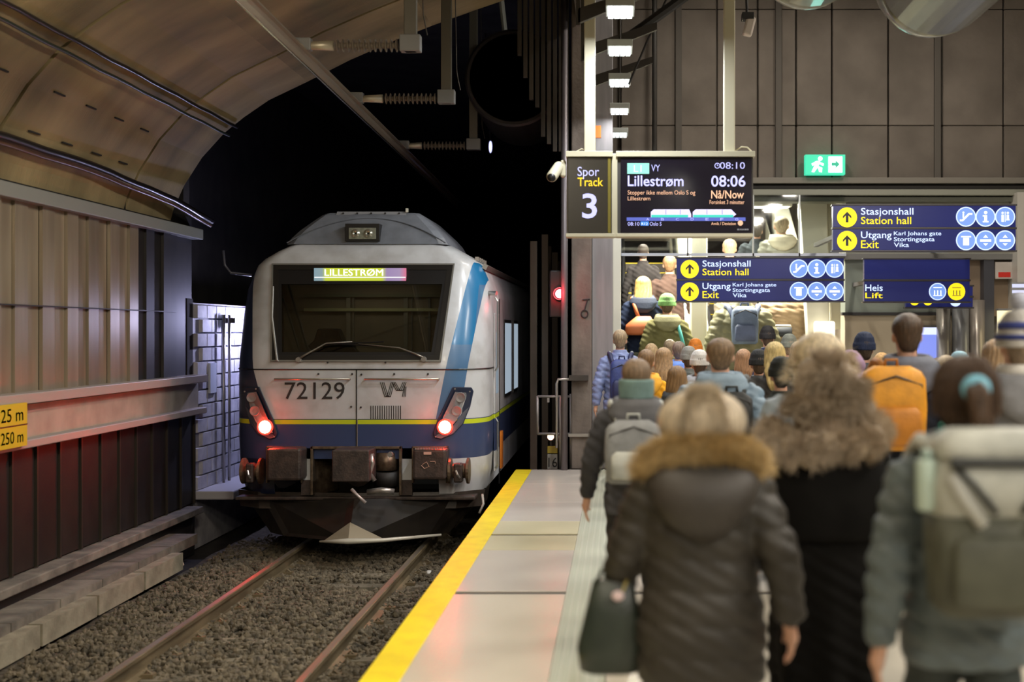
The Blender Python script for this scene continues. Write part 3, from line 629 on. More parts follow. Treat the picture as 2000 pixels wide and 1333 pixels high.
def std(x, s, ya, yb):
    """layout of the two standard boards: x origin px, s px scale, row tops"""
    def rows(o, Y):
        k = Y/FPX
        for i, y in enumerate((ya, yb)):
            arrow(XP(x+25*s, Y), ZP(y+21*s, Y), 18*s*k, Y, o)
            for j, kd in enumerate((('escalator', 'information', 'toilet'), ('tram', 'bus', 'bus'))[i]): picto(kd, XP(x+(238+35*j)*s, Y), ZP(y+20*s, Y), 18*s*k, Y, o)
        TT('Stasjonshall', x+50*s, ya+4*s, x+144*s, ya+20*s, BL, o, Y); TT('Station hall', x+50*s, ya+20*s, x+140*s, ya+33*s, SY, o, Y)
        TT('Utgang', x+50*s, yb+4*s, x+105*s, yb+20*s, BL, o, Y); TT('Exit', x+50*s, yb+20*s, x+82*s, yb+34*s, SY, o, Y)
        TT('Karl Johans gate', x+109*s, yb+4*s, x+194*s, yb+13*s, BL, o, Y, .003); TT('Stortingsgata', x+109*s, yb+14*s, x+182*s, yb+24*s, BL, o, Y, .003); TT('Vika', x+109*s, yb+24*s, x+136*s, yb+32*s, BL, o, Y, .003)
    return rows
sign(1322, 505, 547, 588, 1648, 17.5, '', 'navy exit sign hanging lower, in front of the escalators', std(1322, 1.0, 505, 549))
sign(1627, 402, 446, 489, 1984, 16.0, '', 'navy exit sign hanging higher, under the green emergency exit sign', std(1627, 1.09, 402, 448))
def lift_rows(o, Y):
    k = Y/FPX
    TT('Heis', 1690, 556, 1724, 569, BL, o, Y); TT('Lift', 1690, 572, 1724, 583, SY, o, Y)
    picto('lift', XP(1831, Y), ZP(570, Y), 17*k, Y, o); picto('lift', XP(1868, Y), ZP(570, Y), 17*k, Y, o, True)
sign(1688, 507, 548, 589, 1894, 17.5, '', 'navy lift sign with an empty upper row beside the exit sign', lift_rows)
def low_rows(o, Y):
    k = Y/FPX
    for px in (1786, 1812): disc((XP(px, Y), Y-.004, ZP(588, Y)), 9*k, lit(SY, 1), o, 'pictogram_disc')
    disc((XP(1866, Y), Y-.004, ZP(588, Y)), 11*k, lit(BL, 1), o, 'pictogram_disc')
sign(1770, 560, 580, 600, 1900, 18.6, '', 'navy sign half hidden behind the lift sign', low_rows)
# emergency exit sign
ES = empty('emergency_exit_sign', P(1613, 342, 18.95), 'lit green emergency exit sign with running figure on the hall wall', 'sign')
panel(1573, 302, 1651, 341, 18.95, .14, lit((.05, .62, .36), .9), ES, 'light_box')
def eb(pts): return MB().prism([P(x, y, 18.945) for x, y in pts], (0, -.004, 0))
Wt = lit((.85, 1, .98), 2.2)
g = MB(); g.prism([P(x, y, 18.945) for x, y in ((1618, 306), (1645, 306), (1645, 337), (1618, 337))], (0, -.004, 0)); g.build('door_symbol', Wt, ES)
g = MB()
for pts in (((1594, 315), (1602, 314), (1598, 326), (1591, 324)), ((1591, 323), (1598, 326), (1590, 337), (1585, 336)), ((1596, 324), (1606, 328), (1605, 337), (1600, 336)), ((1600, 316), (1609, 320), (1608, 324), (1598, 320)), ((1594, 315), (1585, 320), (1587, 324), (1595, 320))):
    g.prism([P(x, y, 18.945) for x, y in pts], (0, -.004, 0))
g.lathe(P(1602, 310, 18.945), [(.034, 0), (.034, -.004)], 12, 'y'); g.build('running_figure', Wt, ES)
MB().prism([P(x, y, 18.94) for x, y in ((1624, 324), (1632, 324), (1632, 329), (1640, 321), (1632, 313), (1632, 318), (1624, 318))], (0, -.004, 0)).build('arrow', lit((.05, .5, .3), .7), ES)
lamp('AREA', 'exit_sign_glow', P(1613, 322, 18.85), 3, (.3, 1, .85), .6, .3, (PI/2, 0, PI))
# wall details at the far end of the hall
s = empty('blue_screen', P(1811, 702, HY-.04), 'small glowing blue advertising screen on the beige wall', 'screen')
panel(1789, 636, 1832, 704, HY-.06, .06, flat((.1, .1, .1), .4), s, 'case'); panel(1791, 640, 1830, 654, HY-.066, .01, lit((.55, .6, 1), 1.1), s, 'header'); panel(1791, 654, 1830, 702, HY-.064, .01, lit((.22, .28, .8), .8), s, 'screen')
s = empty('lightbox', P(1965, 720, HY-.4), 'pale yellow glowing light box beside the pale column', 'light box')
panel(1951, 606, 1977, 720, HY-.4, .1, lit((1, .88, .52), .95), s, 'light_panel'); panel(1950, 603, 1978, 607, HY-.42, .14, M_grey, s, 'frame')
s = empty('fire_point_sign', P(1960, 540, HY-.1), 'small red and white sign on the brown panel', 'sign')
panel(1944, 512, 1984, 545, HY-.1, .03, flat((.45, .40, .36), .5), s, 'board'); panel(1950, 532, 1974, 542, HY-.104, .01, flat((.55, .02, .01), .5), s, 'red_band')
s = empty('notice_sign', P(1989, 574, HY-.38), 'small sign with two pale lines on the pale column', 'sign')
panel(1976, 552, 2002, 577, HY-.38, .03, flat((.3, .3, .3), .5), s, 'board'); panel(1977, 555, 2001, 562, HY-.385, .01, lit((.6, .62, .85), .8), s, 'line'); panel(1977, 567, 2001, 573, HY-.385, .01, lit((.6, .62, .85), .8), s, 'line')

# ---------------------------------------------------------------- overhead line in the vault
M_cond = mat('conductor_bar', (.38, .33, .27), .35, .7)
cr = empty('overhead_conductor_rail', (-3.05, 10, 4.4), 'brown metal overhead conductor rail hanging under the vault', 'rail')
a, b = Vector((-2.97, 4, 4.62)), Vector((-3.13, 24, 4.33))
R = []
for p in (a, b): R.append([(p.x+x, p.y, p.z+z) for x, z in ((-.055, .06), (.055, .06), (.055, .045), (.02, .04), (.035, -.02), (.015, -.055), (-.015, -.055), (-.035, -.02), (-.02, .04), (-.055, .045))])
MB().rings(R).build('bar', M_cond, cr); MB().tube([(a.x, a.y, a.z-.06), (b.x, b.y, b.z-.06)], .012, 8).build('contact_wire', mat('copper_wire', (.8, .72, .6), .2, 1), cr)
def vz(x):
    for (x0, z0), (x1, z1) in zip(VP[:-1], VP[1:]):
        if x0 <= x <= x1: return z0+(z1-z0)*(x-x0)/(x1-x0)
    return 7.2
SG = 'overhead line supports'
for i, (Y, px, lab) in enumerate(((11.8, 802, 'grey support post holding the ribbed insulator closer to the camera'), (14.3, 872, 'longer grey support post holding the insulator above the train roof'), (17.6, 925, 'dim support deep in the dark tunnel above the train'))):
    x = XP(px, Y); zb = a.z+(b.z-a.z)*(Y-4)/20+.10; xc = a.x+(b.x-a.x)*(Y-4)/20
    s = empty('line_support', (x, Y, zb), lab, 'support', SG)
    top = vz(x)-.0 if Y < 15.8 else 7.2
    MB().box(x-.06, x+.06, Y-.04, Y+.04, zb-.06, top).build('post', flat((.13, .12, .10), .5, .4), s, bevel=.008)
    MB().cbox((x, Y, zb+.02), (.20, .12, .16)).build('post_clamp', M_grey, s, bevel=.01)
    MB().cbox((x-.03, Y-.02, top-.06), (.34, .2, .05)).build('anchor_plate', M_grey, s)
    pr = []; x0 = x-.12; L = .62
    for k in range(12):
        u = -L*k/12; pr += [(.028, u), (.062, u-.008), (.062, u-.016), (.028, u-.03)]
    MB().lathe((x0, Y, zb), pr, 14, 'x').build('insulator', mat('insulator_brown', (.16, .13, .10), .3), s, smooth=False)
    MB().tube([(x0-L, Y, zb), (x0-L-.2, Y, zb), (xc, Y, zb-.02)], [.05, .04, .035], 10).build('arm', flat((.45, .40, .30), .4, .5), s, smooth=True)
    MB().box(xc-.09, xc+.09, Y-.05, Y+.05, zb-.05, zb+.07).build('rail_clamp', M_grey, s, bevel=.01)
    MB().tube([(x+.10, Y, top-.1), (x+.12, Y, zb+.3), (x+.16, Y, zb+.1)], .006, 5).build('bond_wire', M_darksteel, s)
# jet fan in the dark
fc = P(1003, 152, 17.3); fan = empty('jet_fan', (fc.x, 17.3, fc.z-.66), 'large dark round ventilation fan hanging in the tunnel mouth', 'fan')
M_fan = mat('fan_metal', (.035, .03, .032), .5, .4)
MB().lathe(fc, [(.66, 0), (.69, .02), (.69, 1.8), (.60, 1.8), (.60, .05), (.62, 0)], 40, 'y').build('casing', M_fan, fan, smooth=False)
MB().lathe(fc, [(.05, .10), (.2, .22), (.22, .5), (.22, .9)], 24, 'y').build('hub', M_fan, fan, smooth=True)
for k in range(8):
    A = 2*PI*k/8; r = Matrix.Rotation(A, 3, 'Y')
    MB().add([fc+r@Vector(p) for p in ((.2, .4, -.06), (.58, .36, -.12), (.58, .52, .10), (.2, .5, .06), (.2, .41, -.06), (.58, .37, -.12), (.58, .53, .10), (.2, .51, .06))], [(0, 1, 2, 3), (7, 6, 5, 4), (0, 4, 5, 1), (1, 5, 6, 2), (2, 6, 7, 3), (3, 7, 4, 0)]).build('blade', M_dark, fan)
MB().tube([(fc.x-.14, 17.5, fc.z+.68), (fc.x-.26, 17.5, 7.2)], .04, 8).build('hanger', flat((.35, .36, .33), .5), fan)
MB().tube([(fc.x+.4, 17.5, fc.z+.55), (fc.x+.5, 17.5, 7.2)], .03, 8).build('hanger', M_dark, fan)
tl = P(958, 287, 22); t = empty('tunnel_lamp', tl, 'tiny bluish lamp far inside the dark tunnel above the train', 'lamp')
MB().ell(tl, (.03, .05, .11), 10, 8).build('bulb', lit((.5, .52, 1), 1.6), t); MB().tube([tl+Vector((0, 0, .1)), (tl.x-.1, 22, 7.2)], .02, 6).build('stem', M_dark, t)
tl = Vector((-5.53, 17.85, 2.02)); t = empty('bulkhead_lamp', tl, 'small white bulkhead lamp on the blockwork wall beside the train', 'lamp')
MB().ell(tl, (.04, .04, .08), 10, 8).build('bulb', lit((.75, .85, 1), 3), t); MB().box(WX-.02, tl.x-.02, 17.8, 17.9, 1.98, 2.06).build('bracket', M_dark, t)

# cables along the vault and wall
def cable(pts, r, m, label, wob=.02):
    q = []; 
    for (x0, y0, z0), (x1, y1, z1) in zip(pts[:-1], pts[1:]):
        n = max(2, int((y1-y0)/.35))
        for k in range(n): t = k/n; q.append((x0+(x1-x0)*t+wob*random.uniform(-.3, .3), y0+(y1-y0)*t, z0+(z1-z0)*t+wob*math.sin(k*1.9)))
    q.append(pts[-1]); return MB().tube(q, r, 8).build('wall_cable', m, smooth=True, label=label, cat='cable')
M_cab = mat('cable_black', (.012, .010, .010), .3)
cable([(-4.90, 5, 4.49), (-4.90, 15.8, 4.49)], .022, M_cab, 'thin dark cable clipped high along the vault, thinner of the upper pair', .006)
cable([(-4.99, 5, 4.40), (-5.0, 15.8, 4.38)], .018, mat('cable_green', (.02, .03, .025), .4), 'dark greenish cable running just under the highest cable', .005)
cable([(-5.57, 5, 3.66), (-5.55, 13, 3.62), (-5.5, 15.2, 3.50), (-5.45, 16.5, 3.34)], .038, M_cab, 'thick black cable running along the vault above the metal panels', .005)
cable([(-5.60, 5, 3.60), (-5.58, 13, 3.555), (-5.52, 15.2, 3.44), (-5.47, 16.5, 3.28)], .022, mat('cable_brown', (.10, .05, .03), .35), 'brown cable strapped under the thick black cable', .004)
MB().tube([(-5.3, 16.5, 2.95), (-5.28, 16.5, 2.75), (-5.2, 16.5, 2.65), (-4.95, 16.6, 2.62)], .018, 8).build('drooping_cable', flat((.10, .10, .13), .4, .3), smooth=True, label='short pale cable drooping beside the train roof corner', cat='cable')
# yellow notice on the tunnel wall
ny = empty('yellow_notice', (-5.52, 11.35, .85), 'yellow escape distance sign on the tunnel wall ledge', 'sign')
rot = lambda u, z: (-5.50, 11.0+u, z)
MB().box(-5.53, -5.50, 10.65, 11.44, .80, 1.20).build('board', mat('notice_yellow', (.75, .52, .02), .5), ny); MB().box(-5.505, -5.495, 10.65, 11.44, .995, 1.005).build('divider', M_black, ny)
def walltext(s, y0, y1, z0, z1):
    q = text(s, (0, 0, 0), y1-y0, z1-z0, M_black, ny); me = q.data; n = len(me.vertices); co = np.empty(n*3); me.vertices.foreach_get('co', co); co = co.reshape(-1, 3)+np.array(WL[ny.name])
    o2 = np.empty_like(co); o2[:, 0] = -5.497; o2[:, 1] = y0+co[:, 0]; o2[:, 2] = z0+co[:, 2]; o2 -= np.array(WL[ny.name]); me.vertices.foreach_set('co', o2.ravel()); me.update()
walltext('25 m', 10.95, 11.36, 1.04, 1.16); walltext('250 m', 10.95, 11.36, .84, .95)

# signal, gate and marker lamps at the platform end
sp = Vector((XP(1093, 16.6), 16.6, ZP(574, 16.6)))
sgn = empty('track_signal', (sp.x, 16.7, -.9), 'red railway signal light on a post behind the platform end', 'signal')
MB().tube([(sp.x+.06, 16.85, -1.1), (sp.x+.06, 16.85, sp.z+.4)], .035, 10).build('mast', M_dark, sgn); MB().box(sp.x-.14, sp.x+.10, 16.66, 16.84, sp.z-.32, sp.z+.32).build('head', M_black, sgn, bevel=.02)
MB().lathe((sp.x, 16.66, sp.z), [(.075, 0), (.09, -.10), (.085, -.10), (.07, 0)], 16, 'y').build('hood', M_black, sgn); disc((sp.x, 16.655, sp.z), .062, lit((1, .12, .14), 8), sgn, 'red_lens', .01)
gt = empty('platform_end_gate', (-.95, 16.7, -.02), 'grey steel frame gate at the end of the platform', 'gate')
M_gate = mat('gate_steel', (.30, .28, .28), .4, .5)
def gp(px, py): return P(px, py, 16.7)
for n_, pts in (('frame', [(1050, 775), (1114, 775)]), ('frame', [(1050, 848), (1114, 848)]), ('frame', [(1050, 774), (1050, 849)]), ('post', [(1095, 775), (1095, 917)]), ('post', [(1116, 770), (1116, 917)])):
    MB().tube([gp(*q) for q in pts], .018 if n_ == 'frame' else .026, 8).build(n_, M_gate, gt, smooth=True)
for px in (1071, 1095): MB().cbox(gp(px, 782), (.03, .03, .06)).build('hook', M_gate, gt)
for px, l in ((1076, 'round warm marker lamp under the platform end gate'), (1098, 'small dim marker lamp behind the gate post')):
    q = P(px, 853, 16.95); t = empty('marker_lamp', q, l, 'lamp'); disc((q.x, 16.9, q.z), .045 if px == 1076 else .028, lit((1, .55, .38), 2.4 if px == 1076 else 1.2), t, 'lens', .02); MB().lathe((q.x, 16.92, q.z), [(.06, 0), (.06, .08)], 14, 'y').build('housing', M_black, t)
    MB().tube([(q.x, 16.96, q.z), (q.x, 16.96, -1.1)], .02, 6).build('post', M_dark, t)
nb = empty('kilometre_board', P(1083, 915, 16.9), 'small yellow and grey number board below the marker lamps', 'sign')
panel(1069, 872, 1089, 886, 16.9, .02, mat('board_yellow', (.35, .25, .02), .5), nb, 'yellow_plate'); panel(1069, 888, 1089, 917, 16.9, .02, flat((.30, .28, .26), .5), nb, 'number_plate')
text('16', (XP(1071, 16.89), 16.895, ZP(913, 16.89)), .12, .13, M_black, nb)
# ================================================================== TRAIN
TC, TY = -3.18, 14.9
train = empty('train', (TC, TY, -.76), 'white and blue commuter train with number 72129 standing in the tunnel mouth', 'train')
def paint():
    m = bpy.data.materials.new('train_livery_with_shade'); N, L = nodes_of(m); b = N['Principled BSDF']; b.inputs['Roughness'].default_value = .34
    b.inputs['Coat Weight'].default_value = .25; b.inputs['Coat Roughness'].default_value = .15
    tc = N.new('ShaderNodeTexCoord'); s = N.new('ShaderNodeSeparateXYZ'); L.new(tc.outputs['Object'], s.inputs[0])
    def M(op, a, c=None):
        q = N.new('ShaderNodeMath'); q.operation = op
        for i, v in enumerate((a, c)):
            if v is None: continue
            if isinstance(v, (int, float)): q.inputs[i].default_value = v
            else: L.new(v, q.inputs[i])
        return q.outputs[0]
    X, Y, Z = s.outputs; ax = M('ABSOLUTE', X); z = M('SUBTRACT', Z, .76)
    def band(a, c): return M('MULTIPLY', M('GREATER_THAN', z, a), M('LESS_THAN', z, c))
    def mix(c0, c1, f):
        q = N.new('ShaderNodeMix'); q.data_type = 'RGBA'
        L.new(f, q.inputs[0])
        for i, c in ((6, c0), (7, c1)):
            if isinstance(c, tuple): q.inputs[i].default_value = c4(c)
            else: L.new(c, q.inputs[i])
        return q.outputs[2]
    n = N.new('ShaderNodeTexNoise'); n.inputs['Scale'].default_value = 3; n.inputs['Detail'].default_value = 6; L.new(tc.outputs['Object'], n.inputs['Vector'])
    r = N.new('ShaderNodeValToRGB'); r.color_ramp.elements[0].color = (.42, .42, .425, 1); r.color_ramp.elements[1].color = (.56, .575, .60, 1); r.color_ramp.elements[0].position = .3; r.color_ramp.elements[1].position = .55
    L.new(n.outputs['Fac'], r.inputs[0]); c = r.outputs[0]
    inner = M('ADD', M('MULTIPLY', z, .195), .815); outer = M('ADD', M('MULTIPLY', z, .15), 1.13)
    pm = M('MULTIPLY', M('MULTIPLY', M('GREATER_THAN', ax, inner), M('LESS_THAN', ax, outer)), M('MULTIPLY', M('LESS_THAN', Y, 1.0), M('GREATER_THAN', z, .79)))
    pm = M('MULTIPLY', pm, M('LESS_THAN', z, 2.74))
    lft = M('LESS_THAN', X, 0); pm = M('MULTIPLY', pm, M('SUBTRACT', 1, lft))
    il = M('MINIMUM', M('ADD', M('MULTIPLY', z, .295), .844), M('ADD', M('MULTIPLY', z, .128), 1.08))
    left_shade = M('MULTIPLY', lft, M('MULTIPLY', M('GREATER_THAN', ax, il), M('LESS_THAN', z, 2.80)))
    tri = M('LESS_THAN', ax, M('ADD', M('MULTIPLY', z, .04), 1.335))
    up = M('MAXIMUM', M('GREATER_THAN', z, 2.45), tri)
    pb = mix((.07, .16, .30), (.01, .16, .36), M('MULTIPLY', up, M('GREATER_THAN', z, 1.7)))
    c = mix(c, pb, pm)
    c = mix(c, (.010, .018, .050), left_shade)  # shade on the left corner, painted into the livery as dark navy
    c = mix(c, (.035, .055, .14), band(.316, .80)); c = mix(c, (.52, .62, .02), band(.735, .79))
    L.new(c, b.inputs['Base Color'])
    bp = N.new('ShaderNodeBump'); bp.inputs['Strength'].default_value = .03; L.new(n.outputs['Fac'], bp.inputs['Height']); L.new(bp.outputs[0], b.inputs['Normal'])
    return m
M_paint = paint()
M_roof = mat('roof_grey', (.20, .22, .26), .45, col2=(.15, .165, .195), ns=5)
ZS = [-.12, .1, .316, .56, .80, 1.1, 1.40, 1.535, 1.8, 2.1, 2.4, 2.70, 2.78, 2.88, 2.97]
WW = [1.50, 1.545, 1.56, 1.57, 1.57, 1.57, 1.57, 1.57, 1.57, 1.57, 1.555, 1.44, 1.34, 1.18, 1.02]
FF = [1.0, 1.0, 1.0, 1.0, 1.0, 1.0, 1.0, 1.0, 1.03, 1.06, 1.09, 1.12, 1.06, .95, .82]
YO = [.08, .03, .0, .0, .0, .0, .0, .02, .12, .233, .346, .45, .48, .54, .64]
def ring_at(i):
    z, w, f, yo = ZS[i], WW[i], FF[i], YO[i]; pts = []
    cd = .62 if z < 2.75 else .5
    right = [(0, yo), (f*.5, yo), (f, yo)]
    for k in range(1, 9):
        t = k/8*PI/2; right.append((f+(w-f)*math.sin(t)**.9, yo+cd*(1-math.cos(t))))
    right += [(w, 1.3), (w, 1.7)]
    return [(TC-x, TY+y, z) for x, y in reversed(right[1:])]+[(TC+x, TY+y, z) for x, y in right]
RG = [ring_at(i) for i in range(len(ZS))]
m = len(RG[0]); body = MB(); body.v = [p for r in RG for p in r]; mid = m//2
for i in range(len(RG)-1):
    for j in range(m-1):
        fr = mid-2 <= j <= mid+1
        if fr and 7 <= i <= 10: continue                     # windscreen opening
        if fr and i <= 1: continue                           # coupler bay
        body.f.append((i*m+j, i*m+j+1, (i+1)*m+j+1, (i+1)*m+j))
top = len(body.v); body.v.append((TC, TY+1.2, 3.12)); body.v.append((TC, TY+.75, 3.06))
i = len(RG)-1
for j in range(m-1): body.f.append((i*m+j, i*m+j+1, top if j in (0, m-2) or abs(j-mid) > 9 else top+1))
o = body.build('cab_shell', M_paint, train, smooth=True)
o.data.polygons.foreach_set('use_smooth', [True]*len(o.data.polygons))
# rest of the leading car and the train behind it
def car(y0, y1):
    c = [(-1.40, -.25), (-1.57, -.05), (-1.57, 2.3), (-1.555, 2.4), (-1.44, 2.70), (-1.18, 2.88), (-.8, 3.02), (0, 3.10), (.8, 3.02), (1.18, 2.88), (1.44, 2.70), (1.555, 2.4), (1.57, 2.3), (1.57, -.05), (1.40, -.25)]
    return MB().rings([[(TC+x, y, z) for x, z in c] for y in (y0, y1)])
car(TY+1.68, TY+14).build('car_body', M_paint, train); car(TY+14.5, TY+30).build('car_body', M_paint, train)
MB().box(TC-1.2, TC+1.2, TY+14, TY+14.5, -.1, 2.8).build('gangway', M_dark, train)
for (y, w) in ((2.45, .95), (3.95, .65)):
    MB().box(TC+1.57, TC+1.585, TY+y-.03, TY+y+w+.03, .93, 2.03).build('window_frame', M_black, train); MB().box(TC+1.586, TC+1.592, TY+y, TY+y+w, .98, 1.98).build('side_window', lit((.42, .52, .62), .5), train)
MB().box(TC+1.565, TC+1.58, TY+1.72, TY+1.76, -.2, 2.3).build('door_seam', M_black, train)
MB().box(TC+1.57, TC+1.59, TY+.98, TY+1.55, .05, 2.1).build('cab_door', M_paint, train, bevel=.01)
MB().box(TC+1.588, TC+1.594, TY+1.12, TY+1.42, 1.05, 1.85).build('cab_door_window', lit((.16, .20, .24), .8), train)
for z0, z1 in ((.0, .75), (1.25, 2.3)): MB().tube([(TC+1.60, TY+.92, z0+.1), (TC+1.63, TY+.92, z0+.15), (TC+1.63, TY+.92, z1-.05), (TC+1.60, TY+.92, z1)], .014, 6).build('grab_rail', flat((.35, .36, .36), .3, .8), train)
MB().tube([P(955, 573, TY+.75), P(970, 573, TY+.7)], .03, 10).build('side_camera', M_steel, train)
MB().box(TC+1.57, TC+1.60, TY+1.78, TY+2.0, .0, .5).build('orange_marker', flat((.7, .2, .02), .5), train)
MB().prism([(TC+1.43, TY+.9, 2.68), (TC+1.46, TY+.9, 2.74), (TC+1.46, TY+14, 2.74), (TC+1.43, TY+14, 2.68)], (.05, 0, -.03)).build('gutter', M_steel, train)
for k in range(5): MB().cbox((TC+1.36, TY+1.0+.22*k, 2.80), (.05, .07, .05)).build('roof_fitting', M_steel, train)
# roof fairing with headlight box
def fp(x, z, y): return (TC+x, TY+y, z)
fair = MB(); lo = [(-1.0, 2.96, .60), (1.0, 2.96, .60), (1.02, 2.96, 2.4), (-1.02, 2.96, 2.4)]; hi = [(-.60, 3.40, .95), (.60, 3.40, .95), (.60, 3.36, 2.2), (-.60, 3.36, 2.2)]
N1 = 12
rows_ = []
for z, w, y in ((2.965, 1.02, .60), (3.05, .97, .64), (3.15, .88, .70), (3.26, .76, .79), (3.36, .65, .90), (3.395, .60, .98)):
    ext = 2.3-y; rows_.append([(TC-w, TY+2.6, z), (TC-w, TY+y+.10, z), (TC-w*.9, TY+y+.02, z), (TC, TY+y, z), (TC+w*.9, TY+y+.02, z), (TC+w, TY+y+.10, z), (TC+w, TY+2.6, z)])
fair.rings(rows_, True, True).build('roof_fairing', M_roof, train, smooth=False)
arc = [(TC+x, TY+.60+.36*max(0, (3.31-.33*(x/1.0)**2-2.965))-.004-.02, 3.31-.33*(x/1.0)**2) for x in [(-1+2*k/24) for k in range(25)]]
arcm = MB()
def fy(z):
    q = [(2.965, .60), (3.05, .64), (3.15, .70), (3.26, .79), (3.36, .90), (3.395, .98)]
    for (a, b), (c, d) in zip(q[:-1], q[1:]):
        if a <= z <= c: return b+(d-b)*(z-a)/(c-a)
    return .6
arcm.tube([(x, TY+fy(max(2.966, min(3.39, z)))+.005, z) for x, _, z in arc], .008, 6).build('fairing_rib', flat((.10, .11, .13), .5), train)
MB().prism([(TC-.45, TY+.915, 3.355), (TC+.45, TY+.915, 3.355), (TC+.45, TY+.98, 3.40), (TC-.45, TY+.98, 3.40)], (0, .01, .012)).build('roof_hatch', flat((.30, .31, .33), .4), train)
for k in range(5): MB().cbox((TC-.36+.18*k, TY+.935, 3.385), (.02, .02, .02)).build('hatch_bolt', M_dark, train)
MB().box(TC+.44, TC+.47, TY+.95, TY+.99, 3.40, 3.45).build('roof_knob', M_white, train)
def TP(px, py, y): return P(px, py, TY+y)
def tpanel(px0, py0, px1, py1, y, d, m, name, parent=train, bevel=.004):
    a, b = TP(px0, py1, y), TP(px1, py0, y); return MB().box(a.x, b.x, TY+y, TY+y+d, a.z, b.z).build(name, m, parent, bevel=bevel)
hb = tpanel(674, 437, 741, 471, .57, .3, M_black, 'headlight_box')
tpanel(681, 445, 734, 467, .562, .01, mat('lens_glass', (.30, .31, .25), .15, col2=(.20, .21, .17), ns=30), 'lens_panel', hb)
for px in (694, 719): q = TP(px, 456, .55); MB().lathe(q, [(.055, 0), (.03, -.012), (.012, .0)], 16, 'y').build('reflector', flat((.5, .5, .42), .2, .8), hb)
# windscreen: surround, glass, frame lines; slope follows the shell
def ws(x, z, d=0): return (TC+x, TY+.02+(z-1.535)*.369-d, z)
def quadstrip(outer, inner, d0, d1):
    b = MB(); n = 4; A = [ws(x, z, d1) for x, z in outer]; B = [ws(x, z, d1) for x, z in inner]; C = [ws(x, z, d0) for x, z in outer]; D = [ws(x, z, d0) for x, z in inner]
    b.add(A+B+C+D, [(i, (i+1) % 4, (i+1) % 4+4, i+4) for i in range(4)]+[(i+8, i+12, (i+1) % 4+12, (i+1) % 4+8) for i in range(4)]+[(i, i+8, (i+1) % 4+8, (i+1) % 4) for i in range(4)]+[(i+4, (i+1) % 4+4, (i+1) % 4+12, i+12) for i in range(4)]); return b
O = [(-1.03, 1.50), (1.03, 1.50), (1.135, 2.70), (-1.135, 2.70)]; I = [(-.95, 1.57), (.95, 1.57), (1.05, 2.63), (-1.05, 2.63)]
quadstrip(O, I, -.03, .015).build('windscreen_gasket', mat('rubber', (.012, .011, .010), .35), train)
quadstrip([(-1.035, 1.495), (1.035, 1.495), (1.142, 2.712), (-1.142, 2.712)], [(-1.015, 1.515), (1.015, 1.515), (1.122, 2.692), (-1.122, 2.692)], 0, .02).build('windscreen_trim', flat((.30, .30, .28), .3, .6), train)
quadstrip([(-.955, 1.565), (.955, 1.565), (1.055, 2.635), (-1.055, 2.635)], [(-.91, 1.61), (.91, 1.61), (1.0, 2.45), (-1.0, 2.45)], -.01, .008).build('glass_border', M_black, train)
M_wsg = glass('windscreen_glass', (.55, .55, .50), .02, .02)
MB().prism([ws(-.96, 1.56, -.004), ws(.96, 1.56, -.004), ws(1.06, 2.64, -.004), ws(-1.06, 2.64, -.004)], (0, .006, 0)).build('windscreen', M_wsg, train)
# cab interior
cabi = MB().box(TC-1.35, TC+1.35, TY+1.5, TY+1.56, 1.2, 2.7); cabi.build('cab_back_wall', mat('cab_beige', (.30, .25, .19), .7), train)
MB().box(TC-1.0, TC+1.0, TY+.60, TY+1.5, 2.62, 2.66).build('cab_ceiling', M_grey, train)
MB().box(TC-1.0, TC+1.0, TY+.1, TY+.8, 1.40, 1.48).build('driver_desk', M_dark, train)
MB().box(TC-1.32, TC-1.28, TY+.72, TY+1.5, 1.2, 2.3).box(TC+1.28, TC+1.32, TY+.72, TY+1.5, 1.2, 2.3).build('cab_side_lining', M_dark, train)
MB().prism([TP(612, 690, 1.0), TP(700, 690, 1.0), TP(688, 672, 1.0), TP(672, 668, 1.0), TP(662, 642, 1.0), TP(620, 642, 1.0), TP(612, 666, 1.0), TP(600, 676, 1.0)], (0, .15, 0)).build('driver_seat', M_black, train, bevel=.02)
for (a, b, c) in ((676, 684, (.36, .33, .28)), (688, 691, (.3, .28, .24)), (788, 796, (.32, .3, .26)), (803, 805, (.2, .2, .2)), (836, 840, (.2, .2, .2))):
    x0, x1 = XP(a, TY+1.45), XP(b, TY+1.45); MB().box(x0, x1, TY+1.46, TY+1.5, 1.35, 2.35).build('door_frame', flat(c, .5), train)
MB().box(TC-1.0, TC+1.0, TY+1.44, TY+1.5, 2.13, 2.17).build('lamp_reflection_strip', flat((.62, .62, .36), .4), train); MB().box(TC-1.0, TC+1.0, TY+1.44, TY+1.5, 2.32, 2.36).build('lamp_reflection_strip', flat((.20, .21, .14), .4), train)  # bright and dim strips coloured as hall light reflections in the windscreen
lamp('AREA', 'cab_light', (TC, TY+1.0, 2.55), 1.6, (1, .95, .8), 1.2, .3)
# destination display with lettering
def dsp():
    m = bpy.data.materials.new('destination_led'); N, L = nodes_of(m); b = N['Principled BSDF']; b.inputs['Base Color'].default_value = (.02, .02, .02, 1)
    tc = N.new('ShaderNodeTexCoord'); s = N.new('ShaderNodeSeparateXYZ'); L.new(tc.outputs['Generated'], s.inputs[0])
    r = N.new('ShaderNodeValToRGB'); e = r.color_ramp.elements; e[0].position = 0; e[0].color = (.16, .24, .28, 1); e[1].position = .09; e[1].color = (.18, .25, .26, 1)
    for p, c in ((.13, (.40, .46, .03)), (.74, (.40, .46, .03)), (.79, (.24, .17, .32)), (.93, (.27, .20, .33)), (1, (.5, .12, .2))):
        q = e.new(p); q.color = c4(c)
    L.new(s.outputs[0], r.inputs[0]); L.new(r.outputs[0], b.inputs['Emission Color']); b.inputs['Emission Strength'].default_value = 1.0; return m
dd = .36
